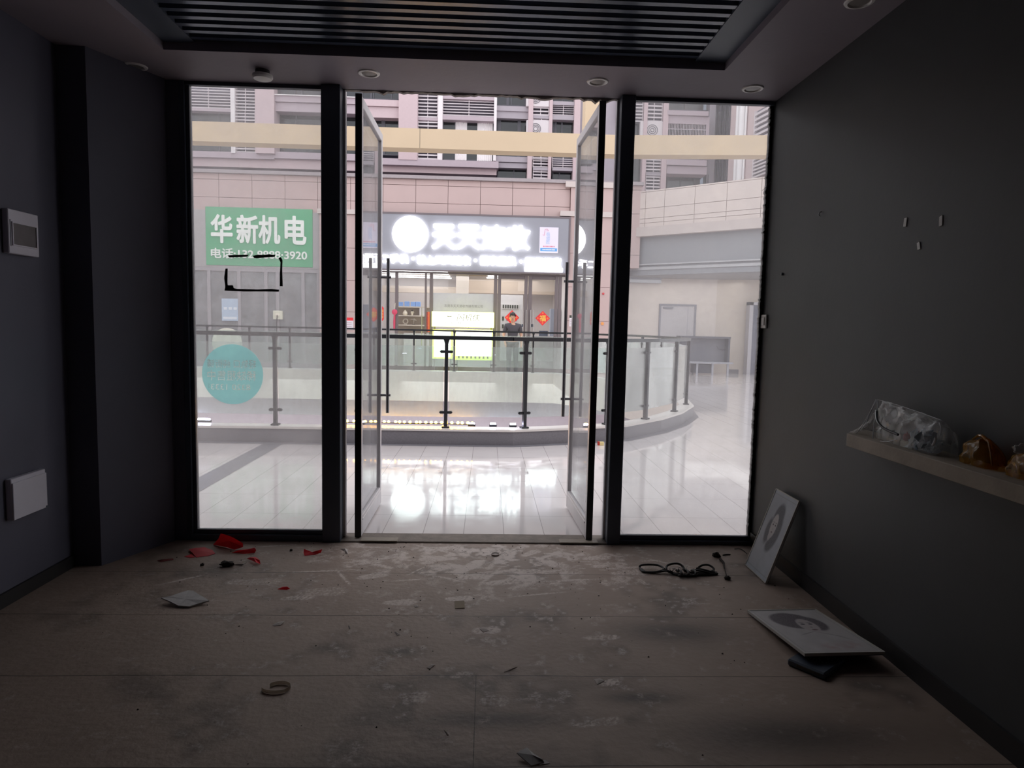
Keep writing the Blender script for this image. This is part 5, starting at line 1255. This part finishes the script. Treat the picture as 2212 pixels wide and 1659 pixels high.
# oblique upper storey of the right wing: parapet cladding over a blank grey fascia
A0 = onY(1335, 420, YS); B0_ = Vector((8.35, 14.0, 0)); A2 = Vector((4.55, YS-.05, 0)); dv = (onY(1655, 381, 14.3)-onY(1385, 413, YS)); zT = onY(1385, 413, YS).z
ob0 = Vector((onY(1385, 413, YS).x, YS, 0)); Dd = None
best = None
for Yq in np.arange(11, 17, .01):     # depth at which the parapet reaches the same height at the right edge of the view
    q = onY(1655, 381, Yq)
    if best is None or abs(q.z-zT) < best[0]: best = (abs(q.z-zT), q)
ob1 = best[1].copy(); dirv = Vector((ob1.x-ob0.x, ob1.y-ob0.y, 0)); Lw = dirv.length; dirv.normalize(); nrm = Vector((dirv.y, -dirv.x, 0))
T = lambda p: Vector((ob0.x, ob0.y, 0))+dirv*p.x-nrm*p.y+Vector((0, 0, p.z))
def sT(px, py):      # point of the oblique face seen at a pixel: (distance along it, height)
    d = ray(px, py); o0 = Vector((ob0.x, ob0.y, 0)); t = (o0-CP).dot(nrm)/d.dot(nrm); q = CP+d*t
    return (Vector((q.x, q.y, 0))-o0).dot(dirv), q.z
wg = struct(thing('wall_wing', (ob0.x, ob0.y, 0)), 'oblique upper storey of the right wing with pale cladding', 'facade')
us = [sT(px, 450)[0] for px in (1340, 1394, 1435, 1500, 1569, 1643)]; us.append(us[-1]+1.1); us.append(us[-1]+1.1); us.append(us[-1]+1.1)
us[0] = -.95
zs = [sT(1500, y)[1] for y in (482, 473, 463, 440, 403, 397)]; zs[-1] = zT
s = MB(T); panels(s, us, zs, 0, .05); s.build('cladding', mat('wing_cladding', '#d3c6c0', .5, var=.03), wg)
s = MB(T); s.box(us[0], us[-1], .045, .6, zs[0]-.02, zT); s.build('joint_backing', pinkd, wg)
zq = [sT(1500, y)[1] for y in (482, 503, 566, 572, 578, 590)]
s = MB(T); s.box(us[0], us[-1], -.06, .6, zq[1], zq[0]); s.build('stone_band', lp, wg)
s = MB(T); s.box(us[0], us[-1], .15, .6, zq[5], zq[1]); s.build('grey_fascia', mat('blank_grey_fascia', '#8f9196', .5, .1, var=.06), wg)
s = MB(T); s.box(us[0], us[-1], .09, .2, zq[2]-.02, zq[2]+.02); s.box(us[0], us[-1], .12, .6, zq[4], zq[3]); s.build('fascia_ledge', mat('fascia_ledge', '#b0b1b4', .5), wg)
s = MB(); s.prismz([(3.5, YW), (16, YW), (16, 9)]+[(T(Vector((us[-1], .3, 0))).x, T(Vector((us[-1], .3, 0))).y), (T(Vector((us[0], .3, 0))).x, T(Vector((us[0], .3, 0))).y)], zq[5]+.02, zq[5]+.12)
s.build('soffit', mat('soffit_grey', '#a3a2a4', .7), wg)
for lx, ly in ((6.4, 16.6), (9.6, 15.2), (12.5, 13.2)):  # added fill lights out of view, lift the wall under the soffit
    la = bpy.data.lights.new('gallery_fill_light', 'AREA'); la.energy = 30; la.shape = 'RECTANGLE'; la.size = 4.2; la.size_y = 2.4; la.color = (1, .97, .95)
    lo = bpy.data.objects.new('gallery_fill_light', la); COL.objects.link(lo); lo.location = (lx, ly, zq[5]-.05)
x0, x1, z0, z1 = rect(1337, 598, 1428, 611, YW-.15); tag(box('wall_trunking', mat('trunking_grey', '#b3b5bb', .5), x0, x1, YW-.2, YW-.001, z0, z1, bevel=.01), 'long pale grey trunking box high on the cream gallery wall', 'trunking')

# ---------------------------------------------------------------- apartment building above
YR = 19.0
tile_p = mat('mauve_wall_tiles', '#c3aeb1', .6, var=.05, vscale=14); band_p = mat('mauve_band', '#b1a2a9', .65, var=.06, vscale=10); wht = mat('white_mullion', '#e2dbdc', .6)
louv = mat('louver_slat', '#d5cccf', .5); dkr = mat('recess_dark', '#6a6570', .8); wfr = mat('window_frame_dark', '#4c4a52', .4); gry = mat('grey_render', '#a59da4', .7, var=.05)
wgl = glass('apartment_glass', (.35, .38, .42), .05, (.7, .7, .7), .3, 2, .5, 1.3)
apt = thing('apartment_building', (-3, YR, 0), 'mauve apartment building with louvers and balconies over the far shops', 'building')
s = MB(); s.box(-14, 4.70, YR+.9, YR+1.2, 5, 10.8); s.box(-14, 4.70, YS+.4, YR+1.2, zc3+.02, zc3+.06); s.build('rear_wall', dkr, apt)
def bx(name, m, px0, py0, px1, py1, d0=0., d1=.9, par=None):
    x0, x1, z0, z1 = rect(px0, py0, px1, py1, YR+d0); return box(name, m, x0, x1, YR+d0, YR+d1, z0, z1, par or apt)
def louver(px0, py0, px1, py1, n, d=0., par=None):
    x0, x1, z0, z1 = rect(px0, py0, px1, py1, YR+d); s = MB(); p = (z1-z0)/n
    for i in range(n):
        z = z0+p*i; s.add([(x0, YR+d, z+p*.12), (x1, YR+d, z+p*.12), (x1, YR+d+.06, z+p*.62), (x0, YR+d+.06, z+p*.62), (x0, YR+d, z+p*.06), (x1, YR+d, z+p*.06), (x1, YR+d+.06, z+p*.56), (x0, YR+d+.06, z+p*.56)],
              [(0, 1, 2, 3), (7, 6, 5, 4), (4, 5, 1, 0), (3, 2, 6, 7), (0, 3, 7, 4), (1, 5, 6, 2)])
    for x in (x0+.01, (x0+x1)/2, x1-.01): s.box(x-.012, x+.012, YR+d+.03, YR+d+.07, z0, z1)
    s.build('louver_panel', louv, par or apt)
    box('louver_backing', dkr, x0, x1, YR+d+.22, YR+d+.26, z0, z1, par or apt)
def win(px0, py0, px1, py1, mull=(), d=.25, par=None, curtain=None):
    x0, x1, z0, z1 = rect(px0, py0, px1, py1, YR+d); s = MB(); t = .035
    s.box(x0, x1, YR+d, YR+d+.06, z1-t, z1); s.box(x0, x1, YR+d, YR+d+.06, z0, z0+t); s.box(x0, x0+t, YR+d, YR+d+.06, z0, z1); s.box(x1-t, x1, YR+d, YR+d+.06, z0, z1)
    for px, wpx in mull:
        a, b = onY(px-wpx/2, (py0+py1)/2, YR+d).x, onY(px+wpx/2, (py0+py1)/2, YR+d).x; s.box(a, b, YR+d-.01, YR+d+.06, z0, z1)
    w_ = s.build('window', wfr, par or apt); box('pane', wgl, x0+t, x1-t, YR+d+.025, YR+d+.035, z0+t, z1-t, w_)
    for ca, cb_ in (curtain or ()):
        a, b = onY(ca, (py0+py1)/2, YR+d+.15).x, onY(cb_, (py0+py1)/2, YR+d+.15).x; n = 40; v = []
        for i in range(n+1):
            x = a+(b-a)*i/n; y = YR+d-.03+.022*math.sin(i*1.25)
            v += [(x, y, z0), (x, y, z1-.03), (x, y+.008, z0), (x, y+.008, z1-.03)]
        f = []
        for i in range(n):
            k4 = i*4; f += [(k4, k4+4, k4+5, k4+1), (k4+2, k4+3, k4+7, k4+6)]
        MB().add(v, f).build('curtain', mat('white_curtain', '#f0ecec', .8), w_, smooth=True)
# left window group
louver(400, 184, 498, 234, 8); bx('balcony_band', band_p, 400, 234, 498, 240); win(395, 240, 500, 330, ((473, 3),)); bx('mullion', wht, 498, 150, 507, 330, -.05, .5)
louver(507, 150, 551, 240, 13); louver(507, 240, 551, 330, 13); bx('wall_panel', tile_p, 551, 150, 592, 331, -.12)
win(592, 150, 782, 208, ((637, 3), (652, 3))); bx('balcony_band', band_p, 592, 207, 782, 222, -.02); bx('balcony_band', band_p, 592, 224, 782, 243, .05); win(592, 244, 782, 332, ((640, 2), (700, 2)), .45); bx('sill_line', wht, 592, 206, 782, 208, -.08, .2)
bx('balcony_band', band_p, 395, 328, 592, 341, .0); bx('balcony_band', band_p, 592, 331, 822, 345, .0)
bx('balcony_wall', tile_p, 395, 342, 1073, 368, .12)
# centre
win(782, 150, 862, 215, ((802, 4), (807, 2), (846, 2))); bx('balcony_band', tile_p, 778, 215, 862, 229, -.05); bx('balcony_band', tile_p, 778, 231, 862, 254, .02); win(782, 254, 862, 335, ((828, 8),), .35)
bx('wall_panel', tile_p, 861, 150, 902, 345, -.12); louver(902, 150, 946, 254, 14); bx('balcony_band', band_p, 902, 254, 946, 260); louver(902, 258, 946, 345, 11)
bx('mullion', wht, 946, 150, 956, 345, -.06, .5); bx('balcony_band', band_p, 956, 200, 1072, 215, -.03); louver(956, 214, 1070, 251, 6); bx('balcony_band', band_p, 956, 251, 1072, 260, -.03)
win(956, 260, 1069, 347, ((983, 3),), .25, None, ((984, 1009), (1031, 1064))); bx('mullion', wht, 1067, 150, 1073, 347, -.06, .3)
s_ = bx('tiled_ledge', band_p, 822, 345, 1077, 359, -.10)
win(1073, 150, 1142, 229, ((1097, 5), (1105, 2), (1135, 5))); bx('balcony_band', gry, 1073, 229, 1142, 240, .10); bx('balcony_band', gry, 1073, 241, 1142, 256, .15); win(1073, 256, 1142, 340, ((1078, 7), (1121, 7)), .35)
bx('balcony_band', gry, 1070, 338, 1142, 350, .10); bx('balcony_band', gry, 1073, 352, 1142, 363, .15); win(1074, 363, 1142, 398, ((1110, 2),), .4)
bx('pillar', tile_p, 1141, 150, 1151, 400, -.05); louver(1151, 150, 1187, 250, 13); bx('balcony_band', gry, 1151, 250, 1187, 256); louver(1151, 254, 1187, 345, 12); louver(1151, 336, 1187, 362, 4); bx('balcony_band', gry, 1151, 361, 1187, 368); louver(1151, 366, 1187, 400, 5)
bx('pillar', tile_p, 1186, 150, 1193, 400, -.05); win(1193, 150, 1241, 222, ((1215, 2),)); bx('balcony_band', gry, 1193, 219, 1241, 227); louver(1193, 226, 1241, 249, 5); bx('balcony_band', gry, 1193, 249, 1241, 259); win(1193, 259, 1240, 342, ((1199, 5), (1213, 3))); louver(1193, 340, 1240, 363, 5); bx('balcony_band', gry, 1193, 362, 1240, 369); win(1193, 369, 1238, 402, ((1208, 2),))
bx('pillar', tile_p, 1240, 150, 1253, 400, -.08); bx('wall_panel', gry, 1252, 150, 1334, 402, .3)
bx('balcony_band', greyled, 395, 384, 1335, 396, -.5, -.2)
def ac(px, py, lab, d=-.02):
    c = onY(px, py, YR+d); r = .17; root = apt
    u = box('condenser', mat('condenser_white', '#d0c8ca', .5), c.x-.4, c.x+.4, YR+d, YR+d+.2, c.z-.28, c.z+.28, root, bevel=.02)
    s = MB()
    for q in (r, r*.7, r*.4): s.tube([(c.x-.08+q*math.cos(t), YR+d-.01, c.z+q*math.sin(t)) for t in np.linspace(0, 2*PI, 22, endpoint=False)], .012, 5, True)
    s.build('fan_grille', mat('grille_grey', '#7f7a80', .5), u)
ac(1162, 278, ''); ac(1162, 212, '')
# right window group
ap2 = thing('apartment_wing', (7, YR, 0), 'apartment wing with railings and white downpipes above the right gallery', 'building')
s = MB(); s.box(4.75, 7.55, YR+.9, YR+1.2, 4, 10.8); s.build('rear_wall', dkr, ap2)
def bx2(*a, **k): return bx(*a, par=ap2, **k)
louver(1336, 190, 1390, 263, 10, par=ap2); win(1336, 263, 1390, 420, (), .2, ap2); bx2('pillar', tile_p, 1389, 190, 1397, 425, -.05)
louver(1397, 190, 1432, 264, 9, par=ap2); bx2('balcony_band', gry, 1397, 262, 1432, 268); louver(1397, 266, 1432, 300, 5, par=ap2)
louver(1395, 333, 1430, 375, 6, par=ap2); bx2('balcony_band', gry, 1395, 372, 1430, 379); louver(1395, 377, 1430, 420, 6, par=ap2); bx2('pillar', tile_p, 1431, 190, 1442, 425, -.08)
u = onY(1409, 281, YR-.02)
c = u; q_ = box('condenser', mat('condenser_white', '#d0c8ca'), c.x-.42, c.x+.42, YR-.02, YR+.2, c.z-.3, c.z+.3, ap2, bevel=.02)
s = MB()
for q in (.18, .12, .06): s.tube([(c.x+q*math.cos(t), YR-.03, c.z+q*math.sin(t)) for t in np.linspace(0, 2*PI, 22, endpoint=False)], .012, 5, True)
s.build('fan_grille', mat('grille_grey', '#7f7a80'), q_)
win(1442, 190, 1530, 239, ((1480, 2),), .5, ap2); bx2('balcony_band', band_p, 1442, 239, 1531, 249, -.1); bx2('balcony_band', band_p, 1442, 251, 1533, 268, -.02)
win(1442, 267, 1530, 345, ((1480, 2), (1500, 2)), .6, ap2)
x0, x1, z0, z1 = rect(1442, 268, 1524, 345, YR); s = MB()
for i in range(26): xx = x0+(x1-x0)*i/25; s.box(xx-.008, xx+.008, YR, YR+.016, z0, z1)
s.box(x0, x1, YR-.01, YR+.02, z0+(z1-z0)*.84, z0+(z1-z0)*.86); s.build('balcony_railing', mat('railing_pale', '#b9b0b6', .5), ap2)
bx2('balcony_band', band_p, 1440, 345, 1527, 357, -.1); bx2('balcony_band', band_p, 1440, 359, 1527, 376, -.02); win(1440, 376, 1530, 420, ((1470, 2), (1500, 2)), .5, ap2); bx2('pillar', band_p, 1524, 269, 1531, 345, -.02)
bx2('wall_panel', gry, 1530, 190, 1548, 425, .5)
# flank of the wing coming forward, with windows and downpipes
F0 = onY(1546, 300, YR+.5); F1 = onY(1662, 300, 16.2); dF = Vector((F1.x-F0.x, F1.y-F0.y, 0)); LF = dF.length; dF.normalize(); nF = Vector((dF.y, -dF.x, 0))
TF = lambda p: Vector((F0.x, F0.y, 0))+dF*p.x-nF*p.y+Vector((0, 0, p.z))
def sF(px, py):
    d = ray(px, py); o0 = Vector((F0.x, F0.y, 0)); t = (o0-CP).dot(nF)/d.dot(nF); q = CP+d*t
    return (Vector((q.x, q.y, 0))-o0).dot(dF), q.z
s = MB(TF); s.box(0, LF+2, .0, .3, 4, 10.8); s.build('flank_wall', mat('flank_render', '#cdb9b8', .7, var=.04), ap2)
for (px0, py0, px1, py1) in ((1551, 222, 1576, 292), (1548, 345, 1570, 396)):
    a, z1 = sF(px0, py0); b, z0 = sF(px1, py1); s = MB(TF); s.box(a, b, -.05, .02, z0, z0+.06); s.box(a, b, -.05, .02, z1-.06, z1)
    for q in np.linspace(a, b, 4): s.box(q-.03, q+.03, -.05, .02, z0, z1)
    w_ = s.build('window', wfr, ap2); s = MB(TF); s.box(a, b, -.02, -.01, z0, z1); s.build('pane', wgl, w_)
wp = mat('white_pipe', '#f2eff0', .4)
for px, wpx in ((1595.5, 5), (1604.5, 7), (1611.5, 2.5)):
    a, _ = sF(px, 300); b, _ = sF(px+wpx, 300); r = abs(b-a)/2; zb = sF(1600, 396)[1]
    q0, q1 = TF(Vector((a+r, -r-.02, zb))), TF(Vector((a+r, -r-.02, 12.5))); s = MB(); s.tube([q0, q1], r, 12); s.build('downpipe', wp, ap2, smooth=True)
for (px0, py0, px1, py1) in ((1638, 240, 1672, 290), (1634, 340, 1668, 372)):
    a, z1 = sF(px0, py0); b, z0 = sF(px1, py1); s = MB(TF); n = 6; p_ = (z1-z0)/n
    for i in range(n): s.box(a, b, -.10, -.03, z0+p_*i, z0+p_*i+p_*.45)
    s.box(a-.05, a, -.10, .02, z0, z1); s.build('shutter', louv, ap2); s = MB(TF); s.box(a, b, -.025, -.005, z0, z1); s.build('shutter_backing', dkr, ap2)

# ---------------------------------------------------------------- stuck on the left window, inside face
YG = .0045
def cut(name, label, pts, m, grp=None):
    s = MB(); s.prism([(onY(380+x/4.1475, 540+y/4.1475, YG).x, onY(380+x/4.1475, 540+y/4.1475, YG).z) for x, y in pts], YG-.0035, YG+.001)
    return tag(s.build(name, m), label, 'tape', grp)
tp = mat('black_foam_tape', (.012, .011, .012), .8, var=.3, vscale=40)
G = 'remains of black tape on the left window'
cut('tape_strip', 'torn black tape strip over the phone number, left half of the top edge', [(468, 48), (540, 44), (655, 42), (640, 60), (560, 64), (480, 68)], tp, G)
cut('tape_strip', 'torn black tape strip over the phone number, right half of the top edge', [(690, 52), (740, 42), (780, 44), (840, 38), (892, 46), (885, 62), (800, 68), (720, 74), (700, 70)], tp, G)
cut('tape_strip', 'torn black tape strip down the right side of the rectangle', [(920, 72), (940, 64), (955, 90), (952, 180), (957, 325), (932, 325), (934, 200), (938, 110)], tp, G)
cut('tape_strip', 'torn black tape strip with a thick corner along the left and bottom', [(445, 168), (464, 166), (462, 300), (466, 316), (510, 316), (518, 340), (545, 350), (740, 354), (860, 350), (925, 356), (922, 374), (800, 372), (600, 372), (437, 364), (444, 330), (434, 250)], tp, G)
teal = mat('teal_sticker', '#4fb3b8', .5, var=.05, vscale=6)
c = onY(380+503/4.1475, 540+1115/4.1475, YG); r_ = (onY(380+778/4.1475, 809, YG).x-onY(380+229/4.1475, 809, YG).x)/2
sk = thing('round_sticker', (c.x, .02, c.z-r_), 'large round teal sticker with mirrored white writing on the left window', 'sticker')
disc_m = glass('teal_sticker_film', (.66, .94, .95), .55, (.72, 1, 1), .05, 3, .9, .3)
swh = glass('sticker_white_film', (.97, 1, 1), .18, (.97, 1, 1), .05, 5, .9, .3)
def outlines(tx, wd, hh, cx, cz):
    """closed outlines of a mirrored line of characters, in metres around (cx, cz)"""
    cu = bpy.data.curves.new('t', 'FONT'); cu.body = tx; cu.resolution_u = 3; ob = bpy.data.objects.new('t', cu); COL.objects.link(ob)
    dg = bpy.context.evaluated_depsgraph_get(); cc_ = ob.to_curve(dg); sp = []
    for q in cc_.splines:
        if q.type == 'BEZIER':
            pts = []; bp_ = q.bezier_points; n_ = len(bp_)
            for i_ in range(n_):
                a_, b_ = bp_[i_], bp_[(i_+1) % n_]
                for t in (0, .33, .67):
                    u_ = 1-t; v_ = a_.co*u_**3+a_.handle_right*3*u_*u_*t+b_.handle_left*3*u_*t*t+b_.co*t**3; pts.append((v_.x, v_.y))
        else: pts = [(v_.co.x, v_.co.y) for v_ in q.points]
        sp.append(pts)
    ob.to_curve_clear(); bpy.data.objects.remove(ob)
    A = np.array([q for p_ in sp for q in p_]); mn, mxx = A.min(0), A.max(0); kx, ky = wd/(mxx[0]-mn[0]), hh/(mxx[1]-mn[1])
    return [[(cx-(x-(mn[0]+mxx[0])/2)*kx, cz+(y-(mn[1]+mxx[1])/2)*ky) for x, y in p_] for p_ in sp]
def filled(name, loops, m, y, th, parent):
    cu = bpy.data.curves.new(name, 'CURVE'); cu.dimensions = '2D'; cu.fill_mode = 'BOTH'; cu.extrude = th/2
    for p_ in loops:
        q = cu.splines.new('POLY'); q.points.add(len(p_)-1); q.use_cyclic_u = True
        for v_, (x, z) in zip(q.points, p_): v_.co = (x, z, 0, 1)
    ob = bpy.data.objects.new(name, cu); COL.objects.link(ob)
    me = bpy.data.meshes.new_from_object(ob.evaluated_get(bpy.context.evaluated_depsgraph_get())); bpy.data.objects.remove(ob)
    for v_ in me.vertices: v_.co = Vector((v_.co.x, y-v_.co.z, v_.co.y))
    me.materials.clear(); me.materials.append(m); me.name = name; return link(name, me, parent)
circ = [(c.x+r_*math.cos(t), c.z+r_*math.sin(t)) for t in np.linspace(0, 2*PI, 72, endpoint=False)]
allp = []
for tx, yy, xa_, xb_, hh in (('轻轨口 纯街铺', 1020, 283, 718, 78), ('稀缺租售中', 1125, 283, 718, 92), ('8320 1333', 1228, 315, 668, 50)):
    p = onY(380+(xa_+xb_)/2/4.1475, 540+yy/4.1475, .016); wd = onY(380+xb_/4.1475, 800, .016).x-onY(380+xa_/4.1475, 800, .016).x
    ol = outlines(tx, wd, hh/4.1475*CAMD/FPX, p.x, p.z); allp += ol
    filled('sticker_writing', ol, swh, .0155, .001, sk)
filled('sticker_disc', [circ]+allp, disc_m, .0155, .001, sk)
# dirt blown hairs at the edge of the right pane
for py0, pts in ((0, [(1662, 380, -.02), (1668, 388, -.05), (1658, 402, -.03), (1646, 412, .0)]), (1, [(1672, 437, -.05), (1664, 448, -.03), (1656, 455, -.01)])):
    s = MB(); s.tube([onY(px, py, -.012) for px, py, _ in pts], .0012, 5)
    tag(s.build('cobweb_strand', mat('pale_fibre', '#8d8a88', .8), smooth=True), ['longer', 'shorter'][py0]+' pale fibre hanging at the right edge of the right window', 'fibre')
